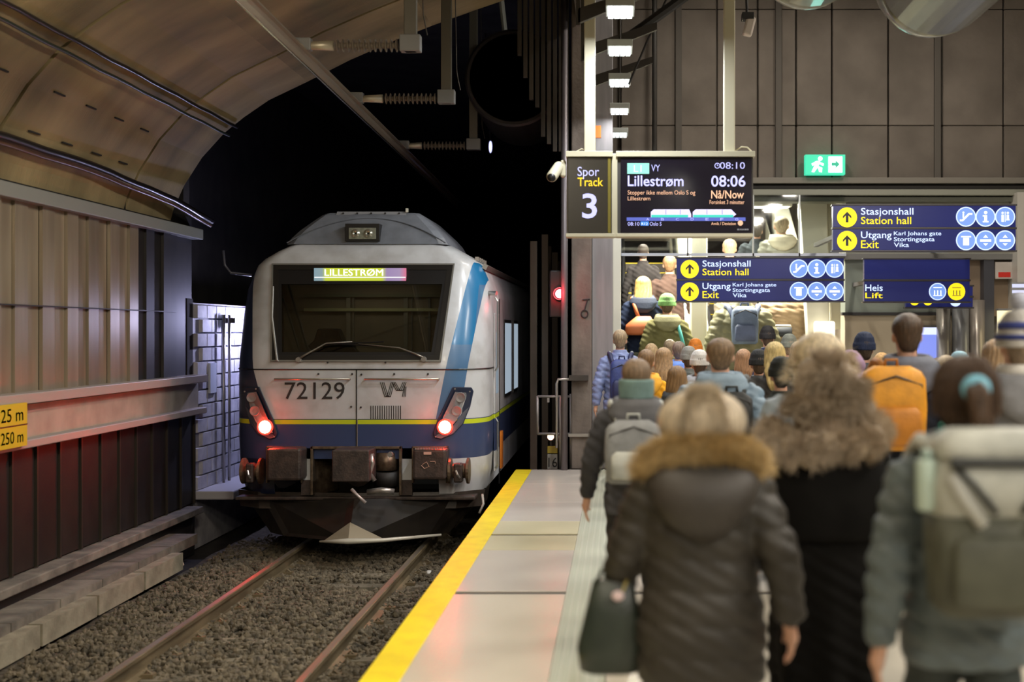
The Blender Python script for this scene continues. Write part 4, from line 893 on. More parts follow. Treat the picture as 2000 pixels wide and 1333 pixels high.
q = tpanel(613, 524, 793, 549, dd, .03, dsp(), 'destination_display')
tpanel(614, 541, 792, 543, dd-.006, .004, lit((.75, .8, .75), 1), 'display_line', q, 0)
a = TP(634, 539, dd-.01); text('LILLESTRØM', (a.x, TY+dd-.008, a.z), XP(748, TY+dd)-XP(634, TY+dd), ZP(526, TY+dd)-ZP(539, TY+dd), lit((1, 1, .9), 2.2), q)
# seams, rails, numbers on the nose
tpanel(470, 721.5, 950, 724, -.004, .01, M_dark, 'horizontal_seam', train, 0) if False else None
sm = MB(); i = 6
for k in range(m-1):
    p0, p1 = Vector(RG[6][k]), Vector(RG[6][k+1])
sm.tube([Vector(p)+Vector((.004*(1 if p[0] > TC else -1), -.003, 0)) for p in RG[6]], .008, 5).build('body_seam', M_black, train)
MB().box(TC-.006+.01, TC+.006+.01, TY-.008, TY+.01, .44, 1.40).build('hatch_seam', M_black, train)
MB().box(TC+.016, TC+.024, TY-.010, TY+.01, .44, .80).build('hatch_edge', M_steel, train)
for a, b in ((536, 682), (712, 856)):
    p0, p1 = TP(a, 741, -.05), TP(b, 741, -.05)
    MB().tube([p0+Vector((0, .06, 0)), p0, p1, p1+Vector((0, .06, 0))], .013, 8).build('hand_rail', flat((.45, .43, .36), .3, .7), train, smooth=True)
text('72129', (TP(556, 780, -.006).x, TY-.006, TP(556, 780, 0).z), XP(673, TY)-XP(556, TY), .205, M_dark, train, 'fleet_number')
# striped operator mark: V and Y of three parallel lines
def stripe(pts, w=.008):
    b = MB()
    for (x0, y0), (x1, y1) in zip(pts[:-1], pts[1:]):
        p0, p1 = TP(x0, y0, -.006), TP(x1, y1, -.006); d = (p1-p0); n_ = Vector((-d.z, 0, d.x)).normalized()*w/2; e = d.normalized()*w*.3
        b.prism([p0-n_-e, p1-n_+e, p1+n_+e, p0+n_-e], (0, .004, 0))
    return b
lg = MB()
for k in range(3):
    d = 3.4*k
    for pts in (((743+d, 747.5), (751.5+d, 775), (756+d, 775), (764+d*.9, 747.5)), ((766+d*.9, 747.5), (774+d, 763), (780+d, 763), (787+d*.9, 747.5)), ((789+d*.6, 756), (786+d*.9, 775))):
        q = stripe(pts); lg.add(q.v, q.f)
lg.build('operator_logo', M_dark, train)
for k in range(14):
    x = 723.5+4.45*k; tpanel(x, 793, x+1.7, 819.5, -.003, .01, M_dark, 'vent_slot', train, 0)
for px, py in ((622, 731), (688, 731), (706, 732), (770, 731), (836, 731), (686, 795), (705, 796), (640, 708), (753, 708)):
    MB().lathe(TP(px, py, -.002), [(.012, 0), (.012, -.012)], 8, 'y').build('bolt', M_dark, train)
# wipers
M_wip = flat((.22, .20, .17), .35, .6)
for s, pts in ((0, ((584, 701), (597, 693), (637, 671), (688, 668))), (1, ((828, 700), (812, 692), (780, 680), (700, 672)))):
    w = MB().tube([TP(px, py, .0+.0023*(700-py)-.03) for px, py in pts], [.016, .013, .010, .007], 6).build('wiper_arm', M_wip, train, smooth=True)
    MB().lathe(TP(pts[0][0], pts[0][1]+2, .0), [(.035, 0), (.03, -.05)], 10, 'y').build('wiper_pivot', M_steel, w)
    e = pts[-1]; MB().tube([TP(e[0]-60, e[1]+(6 if s == 0 else -1), .045), TP(e[0]+62, e[1]+(-0 if s == 0 else 6), .045)], .008, 5).build('wiper_blade', M_black, w)
MB().tube([TP(533, 560, .33), TP(531, 620, .18), TP(541, 705, -.03)], .013, 6).build('side_rod', flat((.5, .5, .48), .3, .7), train)
# light clusters
def cluster(sx):
    def C(px, py, d=0):
        p = TP(px, py, 0); x = p.x-TC
        ax_ = abs(x); y = .0 if ax_ < 1.0 else .62*(1-math.sqrt(max(0, 1-min(1, ((ax_-1.0)/.57)**(1/.9))**2)))
        return Vector((TC+sx*(ax_-.0), TY+y-d, p.z))
    f = [(884, 756), (918, 758), (922, 766), (916, 796), (904, 828), (886, 848), (862, 858), (849, 855), (846, 846), (856, 818)]
    Lc = empty('x', (0, 0, 0)) if False else None
    h = MB().prism([C(*p, .035) for p in f], (0, .3, 0)).build('light_cluster', mat('cluster_housing', (.010, .018, .045), .35) if 'cluster_housing' not in bpy.data.materials else bpy.data.materials['cluster_housing'], train, bevel=.008)
    f2 = [(889, 766), (909, 768), (910, 774), (900, 806), (890, 824), (878, 837), (864, 846), (855, 845), (865, 818)]
    MB().prism([C(*p, .040) for p in f2], (0, .01, 0)).build('cluster_lens', mat('cluster_lens', (.17, .175, .18), .2, coat=.3) if 'cluster_lens' not in bpy.data.materials else bpy.data.materials['cluster_lens'], h)
    for px, py in ((899, 777), (892, 803)):
        MB().lathe(C(px, py, .045), [(.062, 0), (.058, -.010), (.03, -.004)], 18, 'y').build('lamp_ring', flat((.22, .22, .22), .4, .2), h)
    tl = MB().ell(C(870, 834, .055), (.075, .03, .078), 16, 8).build('tail_lamp', lit((1, .045, .022), 150), h, smooth=True); MB().lathe(C(870, 834, .042), [(.098, 0), (.09, -.012), (.06, -.012)], 20, 'y').build('tail_lamp_lens', lit((1, .05, .03), 1.6), h)
    for px, py in ((889, 760), (916, 766), (852, 853)): MB().lathe(C(px, py, .045), [(.010, 0), (.010, -.006)], 8, 'y').build('screw', M_steel, h)
    return h
cluster(1); cluster(-1)
# couplings, buffers, valance and snow plough
M_uf = mat('underframe', (.065, .045, .038), .45, col2=(.03, .022, .02), ns=12, bump=.4, bs=40)
M_rust = mat('worn_steel', (.20, .15, .10), .4, .6, col2=(.10, .07, .05), ns=14)
bay = quad = MB()
def frame_box(px0, py0, px1, py1, y, w, d, m, name):
    a, b = TP(px0, py1, y), TP(px1, py0, y); q = MB()
    q.box(a.x, b.x, TY+y, TY+y+d, b.z-w, b.z).box(a.x, a.x+w, TY+y, TY+y+d, a.z, b.z).box(b.x-w, b.x, TY+y, TY+y+d, a.z, b.z); return q.build(name, m, train, bevel=.005)
frame_box(606, 873, 784, 968, -.06, .03, .5, M_rust, 'coupler_bay_frame'); tpanel(608, 876, 782, 972, .45, .05, M_dark, 'coupler_bay_back')
for s, xs in ((-1, (612, 650)), (1, (744, 778))):
    a, b = TP(xs[0], 965, .1), TP(xs[1], 884, .1); 
    MB().prism([(a.x, TY+(.05 if s < 0 else .45), a.z), (b.x, TY+(.45 if s < 0 else .05), a.z), (b.x, TY+(.45 if s < 0 else .05), b.z), (a.x, TY+(.05 if s < 0 else .45), b.z)], (0, .03, 0)).build('bay_cheek', M_rust, train)
tpanel(648, 880, 721, 942, -.45, .5, M_uf, 'coupler_cover', bevel=.015)
MB().tube([TP(700, 925, -.2), TP(700, 925, .4)], .16, 16).build('coupler_shank', M_uf, train, smooth=True)
MB().tube([TP(755, 884, .05), TP(755, 918, .05)], [.12, .14], 18).build('coupler_drum', M_rust, train, smooth=True); MB().tube([TP(757, 919, .05), TP(757, 945, .08)], .15, 18).build('coupler_drum_base', M_dark, train, smooth=True)
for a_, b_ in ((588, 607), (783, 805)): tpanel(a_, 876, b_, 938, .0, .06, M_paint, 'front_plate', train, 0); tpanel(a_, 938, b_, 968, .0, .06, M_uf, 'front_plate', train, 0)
MB().tube([TP(724, 888, -.3), TP(728, 905, -.32), TP(722, 925, -.3), TP(732, 940, -.3)], .028, 8).build('coupler_claw', M_steel, train, smooth=True)
for px, py in ((726, 890), (763, 888)): MB().lathe(TP(px, py, -.2), [(.035, 0), (.03, -.05)], 10, 'y').build('coupler_plug', M_steel, train)
MB().tube([TP(718, 962, -.35), TP(745, 958, -.38), TP(770, 961, -.35)], .035, 8).build('coupler_tray', M_steel, train, smooth=True)
MB().tube([TP(687, 957, -.5), TP(698, 968, -.55), TP(714, 983, -.55)], [.022, .016, .02], 8).build('release_lever', flat((.45, .40, .38), .4, .4), train, smooth=True)
tpanel(520, 877, 587, 940, -.30, .5, M_uf, 'crash_box', bevel=.03); bx = tpanel(806, 878, 871, 938, -.30, .5, M_uf, 'crash_box', bevel=.03)
for a, b in ((519, 590), (804, 874)): frame_box(a, 873, b, 944, -.06, .02, .1, M_rust, 'crash_box_frame')
for k in range(11): q = TP(812+5.2*k, 877, -.3); MB().cbox(q, (.02, .02, .02)).build('rivet', M_steel, bx)
MB().cbox(TP(835, 886, -.305), (.09, .01, .03)).build('name_plate', flat((.5, .35, .28), .4), bx)
for pts in (((825, 908), (833, 903), (838, 912), (829, 916), (823, 910)), ((840, 902), (850, 902), (850, 906))):
    MB().tube([TP(x, y, -.305) for x, y in pts], .005, 4).build('chalk_mark', flat((.4, .25, .18), .6), bx)
for x0, x1 in ((472, 510), (876, 916)):
    xc = (x0+x1)/2; b = MB()
    q = empty('x', (0, 0, 0)) if False else None
    c0, c1 = TP(x0, 921, -.15), TP(x1, 921, -.15)
    sp_ = MB().lathe((c0.x, TY-.1, c0.z), [(.155, 0), (.155, .03), (.09, .05), (.09, c1.x-c0.x-.05), (.155, c1.x-c0.x-.03), (.155, c1.x-c0.x)], 22, 'x').build('buffer', M_rust, train, smooth=False)
    MB().box(c0.x+.07, c1.x-.07, TY-.24, TY-.1, c0.z-.13, c0.z+.10).build('buffer_block', M_uf, sp_, bevel=.02)
    MB().tube([(c0.x+.10, TY-.25, c0.z+.02), ((c0.x+c1.x)/2, TY-.27, c0.z-.03), (c1.x-.10, TY-.25, c0.z-.07)], .014, 6).build('buffer_hose', M_steel, sp_)
def plan_skirt(z0, z1, w0, w1, y0, y1, vee0, vee1, m_, name, cz=None):
    def ring(z, w, y, v): return [(TC-w, TY+y+.9, z), (TC-w, TY+y+.35, z), (TC-w*.8, TY+y+.12, z), (TC+.01, TY+y-v, z), (TC+w*.8, TY+y+.12, z), (TC+w, TY+y+.35, z), (TC+w, TY+y+.9, z)]
    a, b = ring(z0, w0, y0, vee0), ring(z1, w1, y1, vee1); n = len(a)
    ai = [(x, y+.03, z) for x, y, z in a]; bi = [(x, y+.03, z) for x, y, z in b]
    return MB().rings([a, b, bi, ai, a], caps=False, closed=False).build(name, m_, train)
plan_skirt(-.30, -.10, 1.50, 1.53, -.02, .0, .02, .0, mat('valance', (.05, .037, .03), .4, col2=(.025, .02, .015), ns=8), 'valance')
MB().box(TC-1.45, TC+1.45, TY-.04, TY+.4, -.18, -.14).build('valance_step', M_uf, train, bevel=.01)
plan_skirt(-.62, -.16, 1.10, 1.46, -.10, .0, .35, .12, mat('plough_black', (.018, .014, .010), .45, .2, col2=(.009, .007, .006), ns=5), 'snow_plough')
zb = -.62
pl = MB().prism([(TC-.30, TY-.42, zb+.005), (TC+.01, TY-.465, zb+.01), (TC+.01, TY-.36, zb+.22)], (0, .01, 0)); pl.prism([(TC+.45, TY-.37, zb+.005), (TC+.01, TY-.465, zb+.01), (TC+.01, TY-.36, zb+.22)], (0, .01, 0))
pl.build('plough_nose_plate', mat('pale_steel', (.22, .19, .14), .4, .3), train)  # plate paler than the rest of the plough
MB().tube([(TC-.34, TY-.40, zb), (TC+.01, TY-.475, zb+.015), (TC+.42, TY-.42, zb+.02), (TC+1.05, TY-.10, zb+.03)], [.012, .035, .025, .015], 8).build('plough_edge', mat('bright_edge', (.60, .58, .50), .4, .2), train, smooth=True)
MB().tube([TP(942, 966, .2), TP(944, 985, .15), TP(936, 1003, .05)], .016, 6).build('air_hose', flat((.4, .38, .34), .5), train, smooth=True)
for y in (2.2, 4.6, 9.5, 12):
    for s in (-1, 1): MB().lathe((TC+s*.75-.06, TY+y, -.35), [(.41, 0), (.43, .03), (.40, .04), (.40, .13)], 24, 'x').build('wheel', M_darksteel, train)
MB().box(TC-1.2, TC+1.2, TY+1.2, TY+13, -.45, -.2).build('underframe', M_dark, train)
# ================================================================== PEOPLE
# joints for a 1.75 m figure facing +Y; poses differ in legs and arm swing
def joints(pose):
    f = {'stride': 1, 'stride_other': -1, 'stand': 0, 'climb': .6}[pose]
    J = {}
    for s, side in ((-1, 'l'), (1, 'r')):
        g = f*s*-1                         # +1: this leg is ahead
        J['hip'+side] = (s*.085, 0, .92)
        if pose == 'climb' and s < 0: J['knee'+side] = (s*.10, .22, .62); J['ankle'+side] = (s*.10, .20, .27)
        else:
            J['knee'+side] = (s*.095, .06+.10*g if g > 0 else .02+.02*g, .50); J['ankle'+side] = (s*.10, .22*g if g > 0 else .20*g, .09 if g >= 0 else .14)
        J['sho'+side] = (s*.185, 0, 1.405)
        J['elb'+side] = (s*.255, -.04-.05*g, 1.13); J['wri'+side] = (s*.285, .03-.12*g, .89)
    return J
def body_mesh(pose, vox=.011):
    J = joints(pose); b = MB()
    b.ringloft([(.84, .10, .08), (.90, .155, .11), (.97, .165, .115), (1.06, .145, .10), (1.18, .145, .10), (1.30, .155, .10), (1.38, .155, .088), (1.43, .11, .07), (1.47, .06, .06), (1.55, .052, .056, 0, .01), (1.60, .05, .05, 0, .02)], 20)
    b.ell((0, .012, 1.655), (.076, .096, .100), 20, 14); b.ell((0, .045, 1.585), (.055, .060, .062), 16, 10)        # skull, jaw
    b.tube([(0, .10, 1.655), (0, .118, 1.63), (0, .128, 1.612), (0, .105, 1.603)], [.008, .012, .016, .010], 8)      # nose
    b.ell((0, .100, 1.578), (.024, .012, .010), 10, 6)                                                            # lips
    for s in (-1, 1): b.ell((s*.078, .005, 1.628), (.010, .020, .032), 10, 8)
    for side, s in (('l', -1), ('r', 1)):
        b.cap(J['hip'+side], J['knee'+side], .085, .058); b.cap(J['knee'+side], J['ankle'+side], .056, .036)
        a = Vector(J['ankle'+side]); b.cap(a+Vector((0, -.03, -.035)), a+Vector((0, .12, -.055)), .034, .028)
        b.cap(Vector(J['sho'+side])+Vector((-s*.02, 0, -.02)), J['elb'+side], .040, .034); b.cap(J['elb'+side], J['wri'+side], .038, .026)
        w = Vector(J['wri'+side]); h = w+Vector((s*.008, .012, -.075))
        b.cap(w+Vector((0, .002, -.02)), h, .024, .026)
        b.ell(h+Vector((0, 0, .0)), (.017, .040, .046), 12, 8)
        for k, (dy, L) in enumerate(((-.030, .060), (-.011, .074), (.010, .078), (.030, .070))):   # four curled fingers
            p0 = h+Vector((0, dy, -.030)); p1 = p0+Vector((-s*.004, .003, -.5*L)); p2 = p1+Vector((-s*.020, .0, -.45*L))
            b.tube([p0, p1, p2], [.0095, .0088, .0070], 8)
        p0 = h+Vector((-s*.006, .032, .018)); b.tube([p0, p0+Vector((-s*.012, .028, -.026)), p0+Vector((-s*.018, .030, -.055))], [.012, .0105, .008], 8)
    return remesh(b, vox, 3)
def sleeve(b, J, side, r0, r1, r2, cuff=.02):
    s = -1 if side == 'l' else 1
    b.cap((s*.165, 0, 1.375), J['elb'+side], r0, r1, 16); b.cap(J['elb'+side], Vector(J['wri'+side])+Vector((0, 0, cuff)), r1, r2, 14)
TOPS = {  # name: torso rings, sleeve radii, quilting depth, spacing
 'puffer': ([(.80, .195, .135), (.86, .205, .150), (1.0, .190, .145), (1.15, .195, .15), (1.30, .215, .16), (1.39, .195, .14), (1.45, .13, .11), (1.50, .088, .09), (1.53, .080, .085)], (.088, .072, .052), .013, .085),
 'long_puffer': ([(.60, .195, .150), (.66, .215, .165), (.85, .220, .170), (1.02, .195, .15), (1.10, .187, .145), (1.25, .205, .155), (1.35, .205, .15), (1.42, .155, .125), (1.49, .095, .095), (1.53, .085, .085)], (.085, .070, .054), .012, .125),
 'coat': ([(.34, .20, .17), (.45, .215, .175), (.80, .21, .165), (1.02, .185, .145), (1.10, .18, .14), (1.28, .20, .15), (1.38, .19, .13), (1.44, .12, .10), (1.50, .082, .085), (1.52, .075, .08)], (.082, .066, .052), .0, .1),
 'jacket': ([(.80, .18, .13), (.86, .19, .14), (1.0, .175, .13), (1.12, .172, .13), (1.28, .20, .145), (1.38, .19, .13), (1.44, .12, .10), (1.49, .080, .082), (1.52, .074, .078)], (.078, .062, .046), .003, .19),
}
def top_mesh(kind, pose, vox=.011):
    rg, (r0, r1, r2), qd, qs = TOPS[kind]; J = joints(pose); b = MB().ringloft(rg, 24, .92)
    for side in 'lr': sleeve(b, J, side, r0, r1, r2)
    me = remesh(b, vox, 3)
    def fn(co, no):
        z = co[:, 2]; ph = z/qs+.06*np.sin(co[:, 0]*9); q = qd*(np.abs(np.sin(PI*ph))**.45-.75)
        side = np.abs(co[:, 0]) > .235
        wr = (.3 if 'puffer' in kind else 1)*.004*np.sin(co[:, 0]*38+z*21)*np.sin(z*47+co[:, 1]*30)+.003*np.sin(z*90+co[:, 0]*60)
        if kind == 'coat': wr = wr+.012*np.sin(np.arctan2(co[:, 1], co[:, 0])*7)*np.clip((1.05-z)/.6, 0, 1)*(~side)
        hang = np.where(z > 1.49, 0, 1)
        return co+no*((q+wr)*hang)[:, None]
    return warp(me, fn)
def trouser_mesh(pose, wide=0, vox=.013):
    J = joints(pose); b = MB().ringloft([(.78, .12, .10), (.84, .165, .125), (.95, .17, .125), (1.03, .155, .11)], 20)
    for side in 'lr': b.cap(J['hip'+side], J['knee'+side], .098, .072+wide); b.cap(J['knee'+side], Vector(J['ankle'+side])+Vector((0, 0, .02)), .070+wide, .056+wide*1.6)
    return warp(remesh(b, vox, 3), lambda co, no: co+no*(.004*np.sin(co[:, 2]*55+co[:, 0]*30))[:, None])
def shoe_mesh():
    b = MB(); b.cap((0, -.05, .055), (0, .14, .045), .045, .040, 14); b.cap((0, -.04, .06), (0, -.04, .11), .045, .045, 12)
    me = remesh(b, .009, 2); return warp(me, lambda co, no: np.column_stack([co[:, 0], co[:, 1], np.maximum(co[:, 2], .0)]))
SHOE = shoe_mesh(); SOLE = MB().ringloft([(-.002, .045, .115, 0, .045), (.022, .047, .12, 0, .045)], 16, .8).data('sole')
_cache = {}
def get(key, fn):
    if key not in _cache: _cache[key] = fn()
    return _cache[key]
def ridged(b, amp=.004, freq=26, vox=.010, axis='a'):
    me = remesh(b, vox, 2)
    return warp(me, lambda co, no: co+no*(amp*np.sin(np.arctan2(co[:, 1], co[:, 0])*freq+3*np.sin(co[:, 2]*14)))[:, None])
def hair_mesh(style):
    b = MB()
    if style != 'short': b.ell((0, -.010, 1.672), (.092, .104, .100), 24, 14)
    if style == 'short': b.ell((0, -.008, 1.682), (.085, .102, .092), 24, 14); b.ringloft([(1.545, .035, .02, 0, -.035), (1.57, .052, .035, 0, -.036), (1.62, .068, .055, 0, -.038), (1.66, .075, .07, 0, -.03)], 16); return ridged(b, .0022, 30)
    b.ell((0, -.045, 1.60), (.088, .068, .080), 16, 10)
    if style == 'long': b.ringloft([(1.34, .05, .022, 0, -.155), (1.40, .085, .035, 0, -.150), (1.50, .105, .05, 0, -.115), (1.60, .100, .075, 0, -.055), (1.68, .09, .09, 0, -.02)], 20)
    if style == 'bob': b.ringloft([(1.46, .085, .05, 0, -.06), (1.52, .110, .075, 0, -.045), (1.60, .105, .085, 0, -.03), (1.68, .09, .09, 0, -.02)], 20)
    if style == 'pony': b.tube([(0, -.10, 1.68), (0, -.155, 1.66), (0, -.17, 1.58), (0, -.155, 1.46)], [.03, .038, .035, .012], 12)
    if style == 'bun': b.ell((0, -.11, 1.715), (.048, .045, .045), 14, 10)
    return ridged(b, .004, 22)
def hat_mesh(kind):
    b = MB()
    if kind == 'beanie': b.ringloft([(1.635, .100, .114, 0, .004), (1.64, .104, .118, 0, .004), (1.695, .102, .116, 0, .004), (1.70, .096, .110, 0, .004), (1.75, .085, .098, 0, -.002), (1.79, .058, .068, 0, -.008), (1.805, .02, .024, 0, -.01)], 28)
    if kind == 'headband': b.ringloft([(1.51, .078, .092, 0, -.01), (1.52, .098, .110, 0, -.005), (1.635, .103, .116, 0, .0), (1.64, .09, .10, 0, 0)], 28)
    return ridged(b, .0022, 40, .008)
def hood_down():
    b = MB(); b.ringloft([(1.30, .05, .03, 0, -.165), (1.35, .12, .055, 0, -.16), (1.43, .165, .075, 0, -.125), (1.49, .150, .075, 0, -.10), (1.52, .11, .05, 0, -.08)], 24)
    b.tube([(.115*math.cos(a), -.03+.085*math.sin(a), 1.50+.012*math.sin(a)) for a in [PI*.05+PI*1.9*k/20-PI/2*0 for k in range(21)]], .030, 10)
    return remesh(b, .011, 3)
def hood_up():
    b = MB(); b.ell((0, -.025, 1.665), (.125, .130, .130), 26, 16); b.ringloft([(1.40, .11, .09, 0, -.04), (1.50, .125, .11, 0, -.035), (1.60, .12, .12, 0, -.03)], 22)
    return warp(remesh(b, .011, 3), lambda co, no: co+no*(.006*np.sin(co[:, 2]*45+co[:, 0]*20))[:, None])
def fur(pts, r, n, L, seed=1, w=.004, jitter=.6):
    """short tapering tufts standing off a path of points"""
    rs = np.random.RandomState(seed); b = MB(); pts = [Vector(p) for p in pts]; V, Fc = [], []
    for k in range(n):
        i = rs.randint(len(pts)-1); t = rs.rand(); c = pts[i].lerp(pts[i+1], t); ax_ = (pts[i+1]-pts[i]).normalized()
        u = ax_.cross(Vector((0, 0, 1)) if abs(ax_.z) < .9 else Vector((1, 0, 0))).normalized(); v = ax_.cross(u); a = rs.rand()*2*PI
        d = (u*math.cos(a)+v*math.sin(a)); p = c+d*r*.8; tip = p+(d+Vector(rs.randn(3))*jitter*.5+Vector((0, 0, -.35))).normalized()*L*rs.uniform(.6, 1.2)
        s_ = d.cross(ax_).normalized()*w; q = ax_*w; m_ = (p+tip)/2+Vector((0, 0, .004)); j = len(V)
        V += [p+s_, p-s_, p+q, m_+s_*.7, m_-s_*.7, m_+q*.7, tip]
        Fc += [(j, j+1, j+4, j+3), (j+1, j+2, j+5, j+4), (j+2, j, j+3, j+5), (j+3, j+4, j+6), (j+4, j+5, j+6), (j+5, j+3, j+6)]
    b.add(V, Fc); return b
def strands(n, seed=2, top=(0, -.01, 1.68), rr=(.094, .108, .102), drop=.22, w=.0022):
    """hair strands that leave the crown and fall down the back of the head"""
    rs = np.random.RandomState(seed); V, Fc = [], []
    for k in range(n):
        a = rs.uniform(PI, 2*PI) if drop > .15 else rs.uniform(0, 2*PI); ln = rs.uniform(.6, 1)
        pts = []
        for t in (0, .25, .5, .75, 1):
            ph = t*ln*PI*.62; z = top[2]+rr[2]*math.cos(ph); R = math.sin(ph) if drop == 0 else math.sin(min(ph, PI/2)); x = rr[0]*R*math.cos(a); y = top[1]+rr[1]*R*math.sin(a)
            if ph > PI/2: z -= drop*(ph-PI/2)*1.6; x *= 1+.1*math.sin(ph*3+k)
            pts.append(Vector((x*1.02+rs.randn()*.003, y*1.02+rs.randn()*.003, z)))
        s_ = Vector((math.sin(a), -math.cos(a), 0))*w; j = len(V)
        for p in pts: V += [p+s_, p-s_, p*1.0+Vector((math.cos(a), math.sin(a), .3))*w]
        for i in range(4):
            for q in range(3): Fc.append((j+3*i+q, j+3*i+(q+1) % 3, j+3*i+3+(q+1) % 3, j+3*i+3+q))
    return MB().add(V, Fc)

def fabric(name, c, c2=None, rough=.75, **k):
    key = ('fab', tuple(c), rough)
    if rough >= .85: k['spec'] = .12
    if key not in _ml: _ml[key] = mat(name, c, rough, col2=c2 or tuple(.7*q for q in c), ns=9, bump=.25, bs=60, sheen=k.pop('sheen', 0), **k)
    return _ml[key]
def hairm(c): return _ml.setdefault(('hair', tuple(c)), mat('hair', c, .45, col2=tuple(.55*q for q in c), ns=14, st=(6, 6, .6), bump=.5, bs=60, bst=(6, 6, .4)))
SKIN = mat('skin', (.62, .36, .25), .5, col2=(.55, .30, .20), ns=8); M_eye = flat((.05, .04, .03), .2)
def person(px, ytop, Y, label, floor=0, H=None, top='jacket', tc=(.03, .03, .035), hair='short', hc=(.12, .07, .04), hat=None, hatc=None, hood=None, hoodc=None, legs=(.02, .022, .03), wide=0,
           shoes=(.03, .03, .03), pose=None, wx=1.0, yaw=0, near=False, z0=None, lean=0):
    key = len([1 for _ in _people]); pose = pose or ('stride', 'stride_other')[key % 2]
    htop = 1.805 if (hat == 'beanie') else 1.795 if hood and hood.startswith('up') else 1.765
    ztop = ZP(ytop, Y); k = (ztop-floor)/htop
    root = empty('person', (0, 0, 0), label, 'person', None)
    inst(get(('body', pose), lambda: body_mesh(pose)), 'body', SKIN, root)
    inst(get((top, pose), lambda: top_mesh(top, pose)), {'puffer': 'puffer_jacket', 'long_puffer': 'puffer_coat', 'coat': 'long_coat', 'jacket': 'jacket'}[top], fabric('coat_fabric', tc, rough=.55 if 'puffer' in top else .9), root)
    inst(get(('tr', pose, wide), lambda: trouser_mesh(pose, wide)), 'trousers', fabric('trouser_fabric', legs), root)
    J = joints(pose)
    for s, side in ((-1, 'l'), (1, 'r')):
        a = J['ankle'+side]; o = inst(SHOE, 'shoe', flat(shoes, .5), root, (a[0], a[1]-.01, a[2]-.09)); o2 = inst(SOLE, 'sole', flat((.55, .53, .5) if sum(shoes) > 1 else (.03, .03, .03), .6), o)
        e = inst(get('eye', lambda: MB().ell((0, 0, 0), (.011, .008, .009), 10, 6).data('eye')), 'eye', M_eye, root, (s*.030, .096, 1.645))
    if hair: 
        h = inst(get(('hair', hair), lambda: hair_mesh(hair)), 'hair', hairm(hc), root)
        if near and hair != 'short': inst(get(('str', hair), lambda: strands(1500, drop=.34 if hair == 'long' else .10 if hair != 'short' else .0).data('strands')), 'hair_strands', hairm(hc), root)['kind'] = 'stuff'
    if hat: inst(get(('hat', hat), lambda: hat_mesh(hat)), 'beanie' if hat == 'beanie' else 'headband', fabric('knit', hatc), root)
    if hood:
        inst(get(('hood', hood[:2]), hood_up if hood.startswith('up') else hood_down), 'hood', fabric('coat_fabric', hoodc or tc), root)
    root.location = (XP(px, Y), Y, floor); root.scale = (k*wx, k, k); root.rotation_euler = (0, 0, math.radians(yaw)); _people.append(root)
    root['k'] = k; return root
_people = []
def match(o, p): o.location = p.location; o.scale = p.scale; o.rotation_euler = p.rotation_euler; WL[o.name] = Vector((0, 0, 0))
def carried(p, name, label, cat):
    """top-level thing carried by a person, built in the person's own frame"""
    o = empty(name, (0, 0, 0), label, cat); o.location = p.location; o.scale = p.scale; o.rotation_euler = p.rotation_euler; return o
def rbox(spec, sq=.45, n=28): return MB().ringloft(spec, n, sq)
def backpack(p, label, c, c2, w=.15, h=(1.02, 1.48), d=.095, y=-.26, cx=0, straps=True, detail=0, c3=None):
    o = carried(p, 'backpack', label, 'backpack'); z0, z1 = h; H_ = z1-z0
    f, f2 = fabric('pack_fabric', c, rough=.6), fabric('pack_fabric', c2, rough=.6)
    rbox([(z0, w*.80, d*.70, cx, y), (z0+.02, w*.95, d*.95, cx, y), (z0+H_*.5, w, d, cx, y), (z0+H_*.85, w*.96, d*.92, cx, y), (z1-.03, w*.85, d*.75, cx, y+.01), (z1, w*.55, d*.45, cx, y+.02)]).build('main_bag', f, o, smooth=True)
    rbox([(z0+.03, w*.70, .025, cx, y-d), (z0+.05, w*.78, .040, cx, y-d), (z0+H_*.45, w*.76, .038, cx, y-d), (z0+H_*.52, w*.6, .02, cx, y-d)]).build('front_pocket', f2, o, smooth=True)
    zz = z0+H_*.78; MB().tube([(cx-w*.85, y-d*.6, zz-.08), (cx-w*.8, y-d*.8, zz), (cx, y-d*1.0, zz+.05), (cx+w*.8, y-d*.8, zz), (cx+w*.85, y-d*.6, zz-.08)], .006, 6).build('zip', M_dark, o)
    MB().tube([(cx-.035, y+d*.6, z1-.02), (cx-.03, y+d*.5, z1+.035), (cx+.03, y+d*.5, z1+.035), (cx+.035, y+d*.6, z1-.02)], .009, 8).build('grab_handle', f2, o, smooth=True)
    if straps:
        for s in (-1, 1):
            pts = [(cx*.3+s*.085, -.17, 1.30), (cx*.3+s*.10, -.16, 1.40), (cx*.3+s*.125, -.10, 1.475), (cx*.3+s*.135, .0, 1.49), (cx*.3+s*.14, .10, 1.44), (cx*.3+s*.145, .17, 1.33), (cx*.3+s*.17, .15, 1.18), (cx*.3+s*.2, .0, 1.08)]
            MB().tube(pts, [.02, .024, .026, .026, .024, .022, .012, .008], 8).build('strap', f2, o, smooth=True)
    return o
# ---- the crowd, walking away towards the escalators
A = person(1370, 762, 4.47, 'woman in a long dark brown puffer coat with a blond fur trimmed hood', top='long_puffer', tc=(.040, .034, .026), hair='bob', hc=(.62, .48, .32), hood='down_a', legs=(.008, .010, .022), near=True, pose='stride_other', wx=1.16)
